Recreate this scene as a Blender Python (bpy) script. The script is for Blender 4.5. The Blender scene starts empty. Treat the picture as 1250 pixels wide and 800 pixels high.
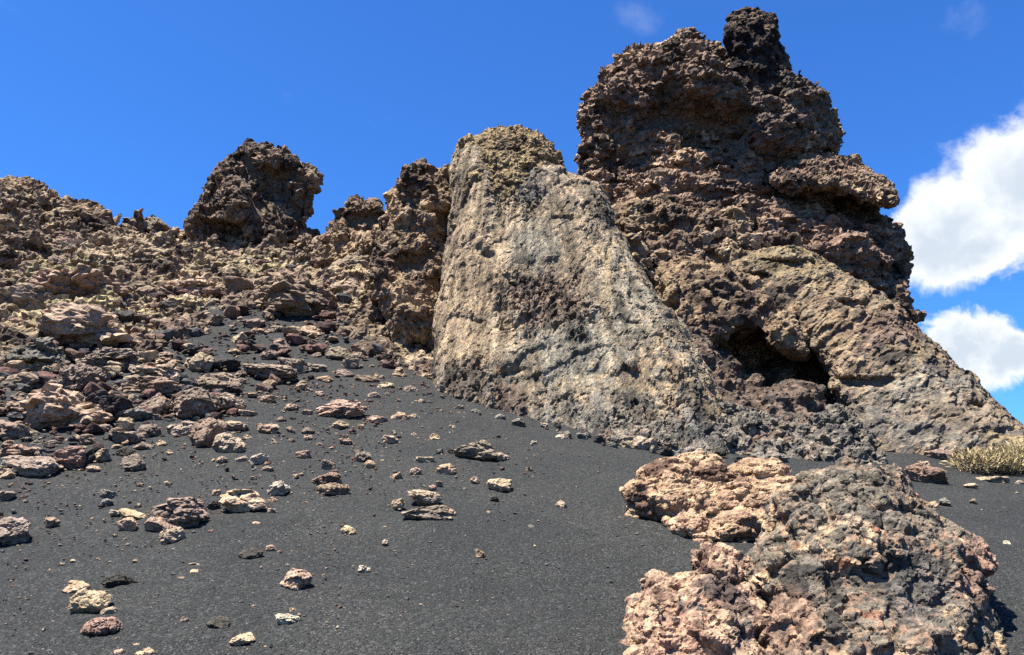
import bpy, bmesh, math, random
import numpy as np

# ------------------------------------------------------------------ camera, sky, sun, exposure
sc = bpy.context.scene
col = sc.collection
FPX = 980.0                      # focal length in pixels of the 1250 x 800 photograph
PITCH = math.radians(12.6)
cam_d = bpy.data.cameras.new('camera')
cam = bpy.data.objects.new('camera', cam_d)
col.objects.link(cam)
cam_d.sensor_width = 36.0
cam_d.lens = 36.0 * FPX / 1250.0
cam_d.clip_start = 0.05
cam_d.clip_end = 20000.0
cam.location = (0, 0, 0)
cam.rotation_euler = (math.pi / 2 + PITCH, 0, 0)
sc.camera = cam

SUN = np.array([-0.30, -0.13, 0.945])
SUN = SUN / np.linalg.norm(SUN)
SUN_EL = math.asin(SUN[2])
SUN_AZ = math.atan2(SUN[0], SUN[1])          # clockwise from +Y

sun_d = bpy.data.lights.new('sun', 'SUN')
sun_d.energy = 5.0
sun_d.angle = math.radians(0.53)
sun_d.color = (1.0, 0.96, 0.90)
sun = bpy.data.objects.new('sun', sun_d)
col.objects.link(sun)
sun.location = tuple(SUN * 50)
sun.rotation_euler = (math.pi / 2 - SUN_EL, 0, math.pi - SUN_AZ)

sc.view_settings.view_transform = 'Standard'
sc.view_settings.look = 'None'
sc.view_settings.exposure = 1.66
sc.view_settings.gamma = 1.0
sc.view_settings.use_curve_mapping = False
sc.render.engine = 'CYCLES'
sc.cycles.max_bounces = 4
sc.cycles.diffuse_bounces = 1
sc.cycles.glossy_bounces = 1
sc.cycles.use_denoising = False


ALBEDO = 0.56                    # dark basalt: picture tone to surface reflectance at this exposure


def lin(r, g, b):
    f = lambda c: (c / 12.92 if c <= 0.04045 else ((c + 0.055) / 1.055) ** 2.4)
    return (f(r / 255) * ALBEDO, f(g / 255) * ALBEDO, f(b / 255) * ALBEDO)


class NT:
    """tiny helper to chain shader nodes"""
    def __init__(s, tree):
        s.t = tree

    def n(s, typ, **kw):
        nd = s.t.nodes.new(typ)
        for k, v in kw.items():
            setattr(nd, k, v)
        return nd

    def put(s, sock, v):
        if isinstance(v, bpy.types.NodeSocket):
            s.t.links.new(v, sock)
        elif v is not None:
            sock.default_value = v

    def math(s, op, a, b=None, c=None, clamp=False):
        nd = s.n('ShaderNodeMath', operation=op, use_clamp=clamp)
        s.put(nd.inputs[0], a)
        s.put(nd.inputs[1], b)
        s.put(nd.inputs[2], c)
        return nd.outputs[0]

    def noise(s, vec, scale, detail=4, rough=0.55, dist=0.0):
        nd = s.n('ShaderNodeTexNoise')
        s.put(nd.inputs['Vector'], vec)
        nd.inputs['Scale'].default_value = scale
        nd.inputs['Detail'].default_value = detail
        nd.inputs['Roughness'].default_value = rough
        nd.inputs['Distortion'].default_value = dist
        return nd.outputs['Fac']

    def ramp(s, v, a, b, lo=0.0, hi=1.0):
        nd = s.n('ShaderNodeMapRange', interpolation_type='SMOOTHSTEP', clamp=True)
        s.put(nd.inputs[0], v)
        for k, x in enumerate((a, b, lo, hi)):
            nd.inputs[k + 1].default_value = x
        return nd.outputs[0]

    def mix(s, f, a, b, mode='MIX'):
        nd = s.n('ShaderNodeMix', data_type='RGBA', blend_type=mode)
        s.put(nd.inputs[0], f)
        s.put(nd.inputs[6], a if not isinstance(a, tuple) else (*a, 1)[:4])
        s.put(nd.inputs[7], b if not isinstance(b, tuple) else (*b, 1)[:4])
        return nd.outputs[2]


def make_world():
    w = bpy.data.worlds.new('World')
    sc.world = w
    w.use_nodes = True
    t = w.node_tree
    t.nodes.clear()
    N = NT(t)
    out = N.n('ShaderNodeOutputWorld')
    bg = N.n('ShaderNodeBackground')
    t.links.new(bg.outputs[0], out.inputs[0])
    sky = N.n('ShaderNodeTexSky', sky_type='NISHITA')
    sky.sun_disc = False
    sky.sun_elevation = SUN_EL
    sky.sun_rotation = SUN_AZ
    sky.altitude = 400
    sky.air_density = 1.0
    sky.dust_density = 0.35
    sky.ozone_density = 3.0
    hs = N.n('ShaderNodeHueSaturation')
    hs.inputs['Hue'].default_value = 0.5
    hs.inputs['Saturation'].default_value = 1.0
    hs.inputs['Value'].default_value = 1.0
    t.links.new(N.mix(1.0, sky.outputs[0], (0.285, 0.675, 1.23), 'MULTIPLY'), hs.inputs['Color'])
    # clouds: a layer over the whole sky, thick only where cumulus stands
    tc = N.n('ShaderNodeTexCoord')
    v = tc.outputs['Generated']
    sep = N.n('ShaderNodeSeparateXYZ')
    t.links.new(v, sep.inputs[0])
    X, Y, Z = sep.outputs
    az = N.math('MULTIPLY', N.math('ARCTAN2', X, Y), 57.29578)      # degrees
    el = N.math('MULTIPLY', N.math('ARCSINE', Z), 57.29578)
    az = N.math('ADD', az, N.math('MULTIPLY', N.math('SUBTRACT', N.noise(v, 14.0, 5, 0.6), 0.5), 7.0))
    el = N.math('ADD', el, N.math('MULTIPLY', N.math('SUBTRACT', N.noise(v, 16.0, 5, 0.6, 0.3), 0.5), 5.0))
    fine = N.noise(v, 9.0, 8, 0.62, 0.25)
    big = N.noise(v, 3.2, 4, 0.5)
    puff = N.math('ADD', N.math('MULTIPLY', N.math('SUBTRACT', fine, 0.5), 1.5),
                  N.math('MULTIPLY', N.math('SUBTRACT', big, 0.5), 0.5))

    def blob(ca, ce, ra, re, tilt=0.0):
        da = N.math('SUBTRACT', az, ca)
        de = N.math('SUBTRACT', el, ce)
        c, s_ = math.cos(math.radians(tilt)), math.sin(math.radians(tilt))
        a2 = N.math('DIVIDE', N.math('ADD', N.math('MULTIPLY', da, c), N.math('MULTIPLY', de, s_)), ra)
        e2 = N.math('DIVIDE', N.math('SUBTRACT', N.math('MULTIPLY', de, c), N.math('MULTIPLY', da, s_)), re)
        d = N.math('SQRT', N.math('ADD', N.math('MULTIPLY', a2, a2), N.math('MULTIPLY', e2, e2)))
        return N.math('SUBTRACT', 1.0, d)
    m = None
    for b in CLOUDS:
        x = blob(*b)
        m = x if m is None else N.math('MAXIMUM', m, x)
    m = N.math('ADD', m, N.math('MULTIPLY', puff, 0.85))
    mask = N.ramp(m, -0.02, 0.42)
    wisp = N.math('MULTIPLY', N.ramp(N.noise(v, 6.5, 7, 0.62, 0.6), 0.62, 0.85), 0.16)
    mask = N.math('MAXIMUM', mask, wisp)
    for wb in ((10.0, 33.6, 4.0, 2.0), (32.0, 29.6, 4.0, 1.8), (-40, 30, 6, 2), (70, 34, 6, 2), (150, 30, 6, 2)):      # torn shreds of cloud
        mask = N.math('MAXIMUM', mask, N.math('MULTIPLY', N.ramp(N.math('ADD', blob(*wb), N.math('MULTIPLY', puff, 1.6)), 0.35, 1.3), 0.10))
    # sun-lit heads, greyer undersides, like a thick cumulus
    thick = N.ramp(N.math('ADD', m, N.math('MULTIPLY', N.math('SUBTRACT', big, 0.5), 0.8)), 0.25, 0.95)
    ccol = N.mix(thick, (6.0, 6.2, 6.4), (3.9, 4.4, 5.0))
    c = N.mix(mask, hs.outputs[0], ccol)
    t.links.new(c, bg.inputs['Color'])
    bg.inputs['Strength'].default_value = SKY_STRENGTH


SKY_STRENGTH = 0.057
CLOUDS = [(30.6, 17.2, 5.2, 4.4, 20), (34.3, 19.3, 5.0, 4.8, 20), (38.0, 20.8, 5.0, 5.4, 0), (28.6, 16.6, 3.6, 3.6, 0), (31.5, 15.4, 5.5, 2.6, 0),
          (36.0, 16.5, 5.0, 3.2, 0),
          (29.6, 9.6, 2.6, 2.2, 0), (31.4, 8.9, 2.6, 2.0, 0), (28.4, 8.6, 2.4, 2.0, 0), (35.0, 12.6, 2.2, 1.5, 0),
          (46, 12, 6, 2.5, 0), (62, 14, 8, 3.5, 0), (95, 16, 10, 4, 0), (130, 13, 10, 3.5, 0), (-75, 12, 9, 3, 0), (-130, 15, 10, 4, 0), (175, 12, 10, 3, 0)]
make_world()

# ------------------------------------------------------------------ noise (numpy)
_r = np.random.RandomState(7)
PERM = np.concatenate([_r.permutation(256)] * 2).astype(np.int32)
_g = _r.normal(size=(256, 3))
GRAD = (_g / np.linalg.norm(_g, axis=1)[:, None]).astype(np.float32)
JIT = _r.uniform(0.08, 0.92, size=(256, 3)).astype(np.float32)
RVEC = GRAD[_r.permutation(256)]
RND = _r.uniform(size=256).astype(np.float32)


def _h(i, j, k):
    return PERM[PERM[PERM[i & 255] + (j & 255)] + (k & 255)]


def perlin(p):
    p = np.asarray(p, np.float32)
    f0 = np.floor(p)
    i = f0.astype(np.int32)
    f = p - f0
    u = f * f * f * (f * (f * 6 - 15) + 10)
    res = None
    out = 0
    for dx in (0, 1):
        wx = u[:, 0] if dx else 1 - u[:, 0]
        for dy in (0, 1):
            wy = wx * (u[:, 1] if dy else 1 - u[:, 1])
            for dz in (0, 1):
                g = GRAD[_h(i[:, 0] + dx, i[:, 1] + dy, i[:, 2] + dz)]
                d = g[:, 0] * (f[:, 0] - dx) + g[:, 1] * (f[:, 1] - dy) + g[:, 2] * (f[:, 2] - dz)
                out = out + d * wy * (u[:, 2] if dz else 1 - u[:, 2])
    return out * 1.6


def fbm(p, octv=4, gain=0.5, lac=2.03):
    a, s, out = 1.0, 0.0, 0
    p = np.asarray(p, np.float32)
    for o in range(octv):
        out = out + a * perlin(p + 17.3 * o)
        s += a
        a *= gain
        p = p * lac
    return out / s


def worley(p):
    """nearest and second nearest cell distance, id of the nearest cell, offset to its point"""
    p = np.asarray(p, np.float32)
    b = np.floor(p - 0.5)
    i = b.astype(np.int32)
    f = p - b
    n = len(p)
    F1 = np.full(n, 9, np.float32)
    F2 = np.full(n, 9, np.float32)
    ID = np.zeros(n, np.int32)
    OFF = np.zeros((n, 3), np.float32)
    for dx in (0, 1):
        for dy in (0, 1):
            for dz in (0, 1):
                h = _h(i[:, 0] + dx, i[:, 1] + dy, i[:, 2] + dz)
                o = f - JIT[h] - np.array([dx, dy, dz], np.float32)
                d = np.einsum('ij,ij->i', o, o)
                c = d < F1
                F2 = np.where(c, F1, np.minimum(F2, d))
                F1 = np.where(c, d, F1)
                ID = np.where(c, h, ID)
                OFF[c] = o[c]
    return np.sqrt(F1), np.sqrt(F2), ID, OFF


def smooth(x, a, b):
    t = np.clip((x - a) / (b - a), 0, 1)
    return t * t * (3 - 2 * t)


# ------------------------------------------------------------------ camera rays, terrain
CP, SP = math.cos(PITCH), math.sin(PITCH)


def at(px, py, y):
    """world point seen at pixel (px, py) of the photograph at forward distance y"""
    px, py, y = (np.asarray(a, float) for a in (px, py, y))
    u = (px - 625) / FPX
    v = (400 - py) / FPX
    dy = CP - v * SP
    dz = SP + v * CP
    return np.stack(np.broadcast_arrays(u / dy * y, y, dz / dy * y), -1)


def to_px(P):
    d = P[:, 1] * CP + P[:, 2] * SP
    v = -P[:, 1] * SP + P[:, 2] * CP
    return 625 + FPX * P[:, 0] / d, 400 - FPX * v / d


GROUND = [(0, 800, 3.9), (625, 800, 3.9), (850, 800, 4.25), (1050, 800, 4.5), (1250, 800, 4.4), (0, 700, 5.0), (300, 700, 5.0), (625, 650, 6.0),
          (300, 600, 6.8), (0, 585, 7.0), (625, 560, 8.4), (300, 500, 9.8), (560, 500, 10.9), (150, 480, 9.8), (0, 480, 9.6),
          (330, 430, 13.0), (530, 470, 12.2), (700, 527, 10.4), (880, 560, 9.7), (1000, 560, 10.0), (1150, 566, 10.2),
          (1250, 577, 10.2), (1250, 690, 5.8), (1000, 680, 5.6), (850, 640, 6.4), (1400, 600, 9.5), (-200, 590, 7.0),
          (0, 400, 12.2), (200, 400, 13.6), (-200, 400, 12), (0, 310, 17), (200, 312, 19.5), (400, 330, 18.5),
          (-200, 300, 18), (300, 292, 21), (440, 300, 19.5), (170, 296, 21.5), (110, 284, 21.5), (60, 264, 21.5), (-150, 240, 22), (500, 380, 15.5), (520, 300, 18.5)]
GW = [(0, 0.5, -1.55), (-3, 1, -1.5), (3, 1, -1.5), (0, -8, -3.2), (-14, -6, -3.4), (14, -6, -3.0), (-22, 10, 1.5), (22, 10, 0.0),
      (0, 17, 2.6), (5, 16, 2.4), (9, 15, 1.2), (-8, 29, 4.5), (-16, 29, 5.0), (0, 28, 2.5), (9, 26, 0.0), (20, 24, -2.0), (-26, 24, 5.5)]
_pts = np.vstack([at([g[0] for g in GROUND], [g[1] for g in GROUND], [g[2] for g in GROUND]), np.array(GW, float)])


def _k(r2):
    return r2 * np.log(r2 + 1e-9)


def _fit(P):
    n = len(P)
    d2 = ((P[:, None, :2] - P[None, :, :2]) ** 2).sum(-1)
    A = np.zeros((n + 3, n + 3))
    A[:n, :n] = _k(d2) + np.eye(n) * 0.8
    A[:n, n] = 1
    A[:n, n + 1:] = P[:, :2]
    A[n, :n] = 1
    A[n + 1:, :n] = P[:, :2].T
    return np.linalg.solve(A, np.concatenate([P[:, 2], [0, 0, 0]]))


_tw = _fit(_pts)


def terrain(x, y):
    x = np.asarray(x, float).ravel()
    y = np.asarray(y, float).ravel()
    out = np.empty(len(x))
    n = len(_pts)
    for s in range(0, len(x), 60000):
        a, b = x[s:s + 60000], y[s:s + 60000]
        d2 = (a[:, None] - _pts[None, :, 0]) ** 2 + (b[:, None] - _pts[None, :, 1]) ** 2
        out[s:s + 60000] = _k(d2) @ _tw[:n] + _tw[n] + _tw[n + 1] * a + _tw[n + 2] * b
    r = np.hypot(x, y - 10)
    k = smooth(r, 24, 46)
    return out * (1 - k) + (-7.0) * k


def ground_at(px, py, y0=2.0, y1=26.0):
    """first point of the terrain on the line of sight"""
    ys = np.geomspace(y0, y1, 260)
    P = at(px, py, ys)
    d = P[:, 2] - terrain(P[:, 0], P[:, 1])
    k = np.nonzero(d < 0)[0]
    if len(k) == 0:
        k = int(np.argmin(d))
        return P[k]
    k = k[0]
    if k == 0:
        return P[0]
    t = d[k - 1] / (d[k - 1] - d[k])
    return P[k - 1] * (1 - t) + P[k] * t


# ------------------------------------------------------------------ meshes
def mesh_from(name, V, F, colors=None, smooth_shade=False):
    me = bpy.data.meshes.new(name)
    V = np.asarray(V, np.float32)
    F = np.asarray(F, np.int32)
    n, k = F.shape
    me.vertices.add(len(V))
    me.vertices.foreach_set('co', V.ravel())
    me.loops.add(n * k)
    me.loops.foreach_set('vertex_index', F.ravel())
    me.polygons.add(n)
    me.polygons.foreach_set('loop_start', np.arange(0, n * k, k, dtype=np.int32))
    me.polygons.foreach_set('loop_total', np.full(n, k, np.int32))
    me.polygons.foreach_set('use_smooth', np.full(n, smooth_shade, bool))
    me.update(calc_edges=True)
    if colors is not None:
        c = np.ones((len(V), 4), np.float32)
        c[:, :3] = colors
        a = me.attributes.new('rock_colour', 'FLOAT_COLOR', 'POINT')
        a.data.foreach_set('color', c.ravel())
    return me


def normals(V, F):
    a, b, c = V[F[:, 0]], V[F[:, 1]], V[F[:, 2]]
    if F.shape[1] == 4:
        nf = np.cross(c - a, V[F[:, 3]] - b)
    else:
        nf = np.cross(b - a, c - a)
    N = np.zeros_like(V)
    for k in range(F.shape[1]):
        for ax in range(3):
            N[:, ax] += np.bincount(F[:, k], weights=nf[:, ax], minlength=len(V))
    l = np.linalg.norm(N, axis=1)
    l[l == 0] = 1
    return N / l[:, None]


def link(name, me, mat, parent=None, **props):
    o = bpy.data.objects.new(name, me)
    col.objects.link(o)
    if me is not None and mat is not None and not me.materials:
        me.materials.append(mat)
    if parent is not None:
        o.parent = parent
    for k, v in props.items():
        o[k] = v
    return o


def poly_sd(px, py, poly):
    """signed distance (positive inside) to a polygon in photograph pixels"""
    poly = np.asarray(poly, float)
    d = np.full(px.shape, 1e9)
    ins = np.zeros(px.shape, bool)
    for k in range(len(poly)):
        (x0, y0), (x1, y1) = poly[k - 1], poly[k]
        ex, ey = x1 - x0, y1 - y0
        t = np.clip(((px - x0) * ex + (py - y0) * ey) / (ex * ex + ey * ey + 1e-9), 0, 1)
        d = np.minimum(d, (px - x0 - t * ex) ** 2 + (py - y0 - t * ey) ** 2)
        if y0 != y1:
            c = ((y0 > py) != (y1 > py)) & (px < (x1 - x0) * (py - y0) / (y1 - y0) + x0)
            ins ^= c
    d = np.sqrt(d)
    return np.where(ins, d, -d)


def pillow(poly, depth, front, back, rim, shrink=0.0, step=3.0):
    """closed solid with a traced outline, its own distance, and rounded front and back"""
    poly = np.asarray(poly, float)
    x = np.arange(poly[:, 0].min() - step, poly[:, 0].max() + 2 * step, step)
    y = np.arange(poly[:, 1].min() - step, poly[:, 1].max() + 2 * step, step)
    PX, PY = np.meshgrid(x, y)
    e = poly_sd(PX, PY, poly) - shrink              # the broken skin adds this much again
    m = e > 0
    t = np.clip(e / rim, 0, 1)
    g = np.sqrt(np.clip(1 - (1 - t) ** 2, 0, 1))
    C = depth(PX, PY)
    idx = -np.ones(PX.shape, int)
    idx[m] = np.arange(m.sum())
    n = m.sum()
    A = at(PX[m], PY[m], (C - front * g)[m])
    B = at(PX[m], PY[m], (C + back * g + 0.02)[m])
    V = np.vstack([A, B])
    q = np.stack([idx[:-1, :-1], idx[1:, :-1], idx[1:, 1:], idx[:-1, 1:]], -1).reshape(-1, 4)
    q = q[(q >= 0).all(1)]
    E = np.vstack([q[:, [0, 1]], q[:, [1, 2]], q[:, [2, 3]], q[:, [3, 0]]])
    key = E[:, 0] * (n + 1) + E[:, 1]
    rkey = E[:, 1] * (n + 1) + E[:, 0]
    bnd = E[~np.isin(key, rkey)]
    side = np.stack([bnd[:, 1], bnd[:, 0], bnd[:, 0] + n, bnd[:, 1] + n], -1)
    F = np.vstack([q, q[:, ::-1] + n, side])
    return V, F


def join(parts):
    Vs, Fs, o = [], [], 0
    for V, F in parts:
        Vs.append(V)
        Fs.append(F + o)
        o += len(V)
    return np.vstack(Vs), np.vstack(Fs)


def remesh(V, F, voxel):
    me = mesh_from('tmp', V, F)
    o = bpy.data.objects.new('tmp', me)
    col.objects.link(o)
    md = o.modifiers.new('r', 'REMESH')
    md.mode = 'VOXEL'
    md.voxel_size = voxel
    dg = bpy.context.evaluated_depsgraph_get()
    ev = o.evaluated_get(dg)
    m2 = ev.to_mesh()
    V2 = np.empty(len(m2.vertices) * 3, np.float32)
    m2.vertices.foreach_get('co', V2)
    F2 = np.empty(len(m2.loops), np.int32)
    m2.loops.foreach_get('vertex_index', F2)
    ev.to_mesh_clear()
    bpy.data.objects.remove(o)
    bpy.data.meshes.remove(me)
    return V2.reshape(-1, 3).astype(np.float64), F2.reshape(-1, 4)


def relax(V, F, it=2):
    n = len(V)
    m = F.shape[1]
    i = np.concatenate([F[:, k] for k in range(m)])
    j = np.concatenate([F[:, (k + 1) % m] for k in range(m)])
    cnt = np.bincount(i, minlength=n) + np.bincount(j, minlength=n)
    for _ in range(it):
        W = np.empty_like(V)
        for ax in range(3):
            W[:, ax] = (np.bincount(i, weights=V[j, ax], minlength=n) + np.bincount(j, weights=V[i, ax], minlength=n)) / np.maximum(cnt, 1)
        V = V * 0.4 + W * 0.6
    return V


def lumpy(p, warp=0.22):
    """broken rock: rounded lump (0..1), tilted facet, crack and the cell of each block"""
    w = np.stack([perlin(p * 1.9 + s) for s in (3.1, 41.7, 77.3)], -1)
    F1, F2, ID, OFF = worley(p + w * warp)
    h = 1.0 - np.clip(F1 / 0.8, 0, 1) ** 2
    facet = np.einsum('ij,ij->i', OFF, RVEC[ID]) + (RND[ID] - 0.5) * 0.35
    crack = smooth(F2 - F1, 0.0, 0.14)
    return h, facet, crack, ID


def ridged(p, octv=3, gain=0.55):
    a, s, out = 1.0, 0.0, 0
    for o in range(octv):
        r = 1 - np.abs(perlin(p + 23.1 * o)) * 1.6
        out = out + a * r * np.abs(r)
        s += a
        a *= gain
        p = p * 2.07
    return out / s - 0.35


def erode(V, F, levels, seed=0, basis=None, shelf=None, keep=0.7, amp=1.0):
    """displace in stages, coarse to fine.  level = (size m, lump, facet, crack, ridge)"""
    cells = []
    N0 = normals(relax(V, F, 4), F)
    if shelf:
        for k, (s, amp, tx) in enumerate(shelf):
            q = (V[:, 2] + tx * V[:, 0]) / s + 0.9 * fbm(V / (2.6 * s) + 3 * k + seed, 3, 0.5)
            fl = np.floor(q)
            f = q - fl
            hid = RND[(fl.astype(np.int32) * 37 + seed * 11) & 255]
            saw = f * f * (1 - smooth(f, 0.90, 1.0)) - 0.25
            msk = smooth(fbm(V / (1.8 * s) + 40 + seed + fl[:, None] * 3.7, 2), -0.25, 0.25)
            V = V + N0 * (saw * msk * (0.5 + hid) * amp * s)[:, None]
    for k, (s, al, af, ac, an) in enumerate(levels):
        N = N0 * keep + normals(V, F) * (1 - keep)
        p = (V if basis is None else V @ basis) / s + seed * 13.7 + k * 5.1
        p = p.astype(np.float32)
        h, fc, cr, ID = lumpy(p)
        d = al * (h - 0.5) + af * fc + ac * (cr - 0.7)
        if an:
            d = d + an * ridged(p * 0.8 + 9)
        V = V + N * (d * s * amp)[:, None]
        cells.append(ID)
    return V, normals(V, F), cells


def palette(V, N, cells, cols, wts, seed, lichen=0.0, lichen_lit_col=(175, 160, 115), patch=1.2, cellmix=0.5):
    """rock colours: large patches, broken up lump by lump, lichen and painted sunlit highlights on sky-facing tops"""
    C = np.array([lin(*c) for c in cols])
    w = np.array(wts, float)
    edges = np.cumsum(w / w.sum())
    f = fbm(V / patch + seed * 3.3, 4, 0.6) * 1.15 + 0.5
    f2 = RND[cells[0]] if len(cells) else 0.5
    f3 = RND[cells[1]] if len(cells) > 1 else f2
    t = np.clip((1 - cellmix) * f + cellmix * (0.55 * f2 + 0.45 * f3) + 0.08 * fbm(V / (patch * 0.12) + 5, 3, 0.6), 0, 0.9999)
    # spread to a uniform-ish distribution
    o = np.argsort(np.argsort(t)) / len(t)
    k = np.searchsorted(edges, o, side='right').clip(0, len(C) - 1)
    c0 = C[k]
    lo = np.concatenate([[0], edges[:-1]])
    wd = np.maximum(edges - lo, 1e-6)
    fr = (o - lo[k]) / wd[k]
    c1 = C[np.minimum(k + 1, len(C) - 1)]
    m = smooth(fr, 0.7, 1.0)[:, None] * 0.8
    out = c0 * (1 - m) + c1 * m
    if lichen:  # lichen tone that also paints bright sunlit tops onto upward faces
        L = smooth(N[:, 2] + 0.5 * fbm(V / 0.5 + 31 + seed, 3), 0.25, 0.8) * smooth(fbm(V / 0.9 + 57 + seed, 4, 0.6), -0.1, 0.3) * lichen
        L = L[:, None]
        out = out * (1 - L) + np.array(lin(*lichen_lit_col)) * L
    out = out * (1 + 0.28 * fbm(V / 0.10 + 3, 3, 0.65))[:, None] * np.array([1.16, 1.11, 1.02])
    return np.clip(out, 0.006, 0.6)


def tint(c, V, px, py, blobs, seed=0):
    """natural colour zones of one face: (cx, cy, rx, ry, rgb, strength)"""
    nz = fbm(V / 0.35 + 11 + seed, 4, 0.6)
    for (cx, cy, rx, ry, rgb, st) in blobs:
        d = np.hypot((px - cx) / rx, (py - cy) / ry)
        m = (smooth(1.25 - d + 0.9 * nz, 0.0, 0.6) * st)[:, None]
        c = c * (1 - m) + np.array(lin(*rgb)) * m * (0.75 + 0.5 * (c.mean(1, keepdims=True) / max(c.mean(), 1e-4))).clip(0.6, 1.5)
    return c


def carve(V, N, feats):
    """hollows and raised plates of a rock face, in metres along the line from the viewer's side"""
    px, py = to_px(V)
    D = V / np.linalg.norm(V, axis=1)[:, None]
    fr = smooth(-(N * D).sum(1), 0.0, 0.35)
    wob = fbm(V / 0.45 + 71, 3, 0.55)
    wob2 = fbm(V / 0.12 + 31, 2, 0.55)
    d = np.zeros(len(V))
    for f in feats:
        if f[0] == 'hollow':                    # sharp brow above, floor that runs out below
            _, cx, cy, rx, ry, dep = f
            x = (px - cx) / rx + 0.35 * wob
            y = (py - cy) / ry + 0.30 * wob
            a = np.clip(1 - x * x, 0, 1)
            top = smooth(y, -1.0, -0.72)
            bot = 1 - smooth(y, -0.2, 1.0)
            d += dep * np.sqrt(a) * top * bot
        else:                                   # ('plate', polygon, metres towards the viewer, edge px)
            _, pl, dep, ew = f
            e = poly_sd(px, py, pl) + wob * 14 + wob2 * 7
            d -= dep * smooth(e, -ew, ew)
    return V + D * (d * fr)[:, None]


# ------------------------------------------------------------------ materials
def rock_material(name, source, bump=0.52, grain=1.0, pit=0.6, lean=None):
    m = bpy.data.materials.new(name)
    m.use_nodes = True
    t = m.node_tree
    N = NT(t)
    b = t.nodes['Principled BSDF']
    b.inputs['Roughness'].default_value = 0.93
    b.inputs['Specular IOR Level'].default_value = 0.18
    if source == 'attribute':
        at_ = N.n('ShaderNodeAttribute', attribute_name='rock_colour')
        base = at_.outputs['Color']
        vec = N.n('ShaderNodeNewGeometry').outputs['Position']
        k = 1.0
    else:
        oi = N.n('ShaderNodeObjectInfo')
        at_ = N.n('ShaderNodeAttribute', attribute_name='rock_colour')
        base = N.mix(1.0, oi.outputs['Color'], at_.outputs['Color'], 'MULTIPLY')
        vec = N.n('ShaderNodeNewGeometry').outputs['Position']
        k = 1.6
    if lean is not None:                             # grain drawn out along the flow of the rock
        vr = N.n('ShaderNodeVectorRotate', rotation_type='Y_AXIS')
        t.links.new(vec, vr.inputs['Vector'])
        vr.inputs['Angle'].default_value = lean
        ml = N.n('ShaderNodeVectorMath', operation='MULTIPLY')
        t.links.new(vr.outputs[0], ml.inputs[0])
        ml.inputs[1].default_value = (1.7, 1.0, 0.45)
        vec = ml.outputs[0]
    n1 = N.noise(vec, 16 * grain * k, 7, 0.70)
    n2 = N.noise(vec, 70 * grain * k, 5, 0.72)
    mul = N.math('ADD', N.ramp(n1, 0.30, 0.70, 0.55, 1.40), N.math('MULTIPLY', N.math('SUBTRACT', n2, 0.5), 1.5))
    mul = N.math('MAXIMUM', mul, 0.25)
    cm = N.n('ShaderNodeVectorMath', operation='SCALE')
    t.links.new(base, cm.inputs[0])
    t.links.new(mul, cm.inputs['Scale'])
    t.links.new(cm.outputs[0], b.inputs['Base Color'])
    vo = N.n('ShaderNodeTexVoronoi', feature='F1')
    t.links.new(vec, vo.inputs['Vector'])
    vo.inputs['Scale'].default_value = 38 * grain * k
    h = N.math('ADD', N.math('MULTIPLY', n2, 0.7), N.math('ADD', N.math('MULTIPLY', n1, 1.6), N.math('MULTIPLY', vo.outputs['Distance'], pit)))
    bp = N.n('ShaderNodeBump')
    bp.inputs['Strength'].default_value = bump
    bp.inputs['Distance'].default_value = 0.07 / (grain * k)
    t.links.new(h, bp.inputs['Height'])
    t.links.new(bp.outputs[0], b.inputs['Normal'])
    return m


def ash_material():
    m = bpy.data.materials.new('black_lapilli')
    m.use_nodes = True
    t = m.node_tree
    N = NT(t)
    b = t.nodes['Principled BSDF']
    b.inputs['Roughness'].default_value = 0.9
    b.inputs['Specular IOR Level'].default_value = 0.25
    vec = N.n('ShaderNodeNewGeometry').outputs['Position']

    def vor(scale):
        v = N.n('ShaderNodeTexVoronoi', feature='F1')
        t.links.new(vec, v.inputs['Vector'])
        v.inputs['Scale'].default_value = scale
        s = N.n('ShaderNodeSeparateColor')
        t.links.new(v.outputs['Color'], s.inputs[0])
        return v.outputs['Distance'], s.outputs[0], s.outputs[1]
    d1, r1, g1 = vor(140)
    d2, r2, g2 = vor(48)
    c = N.mix(r1, lin(18, 18.5, 18), lin(69, 70, 66))
    c = N.mix(N.math('MULTIPLY', N.math('GREATER_THAN', g1, 0.978), 0.8), c, lin(130, 124, 114))
    c = N.mix(N.math('MULTIPLY', N.math('GREATER_THAN', r2, 0.9), 0.35), c, lin(92, 92, 92))
    big = N.noise(vec, 0.9, 5, 0.6)
    c = N.mix(1.0, c, N.mix(N.ramp(big, 0.3, 0.7), (0.80, 0.82, 0.84), (1.16, 1.14, 1.10)), 'MULTIPLY')
    t.links.new(c, b.inputs['Base Color'])
    h = N.math('ADD', N.math('MULTIPLY', d1, -0.6), N.math('MULTIPLY', d2, -1.0))
    h = N.math('ADD', h, N.math('MULTIPLY', N.noise(vec, 14, 3, 0.6), 0.8))
    bp = N.n('ShaderNodeBump')
    bp.inputs['Strength'].default_value = 0.7
    bp.inputs['Distance'].default_value = 0.02
    t.links.new(h, bp.inputs['Height'])
    t.links.new(bp.outputs[0], b.inputs['Normal'])
    return m


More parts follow.
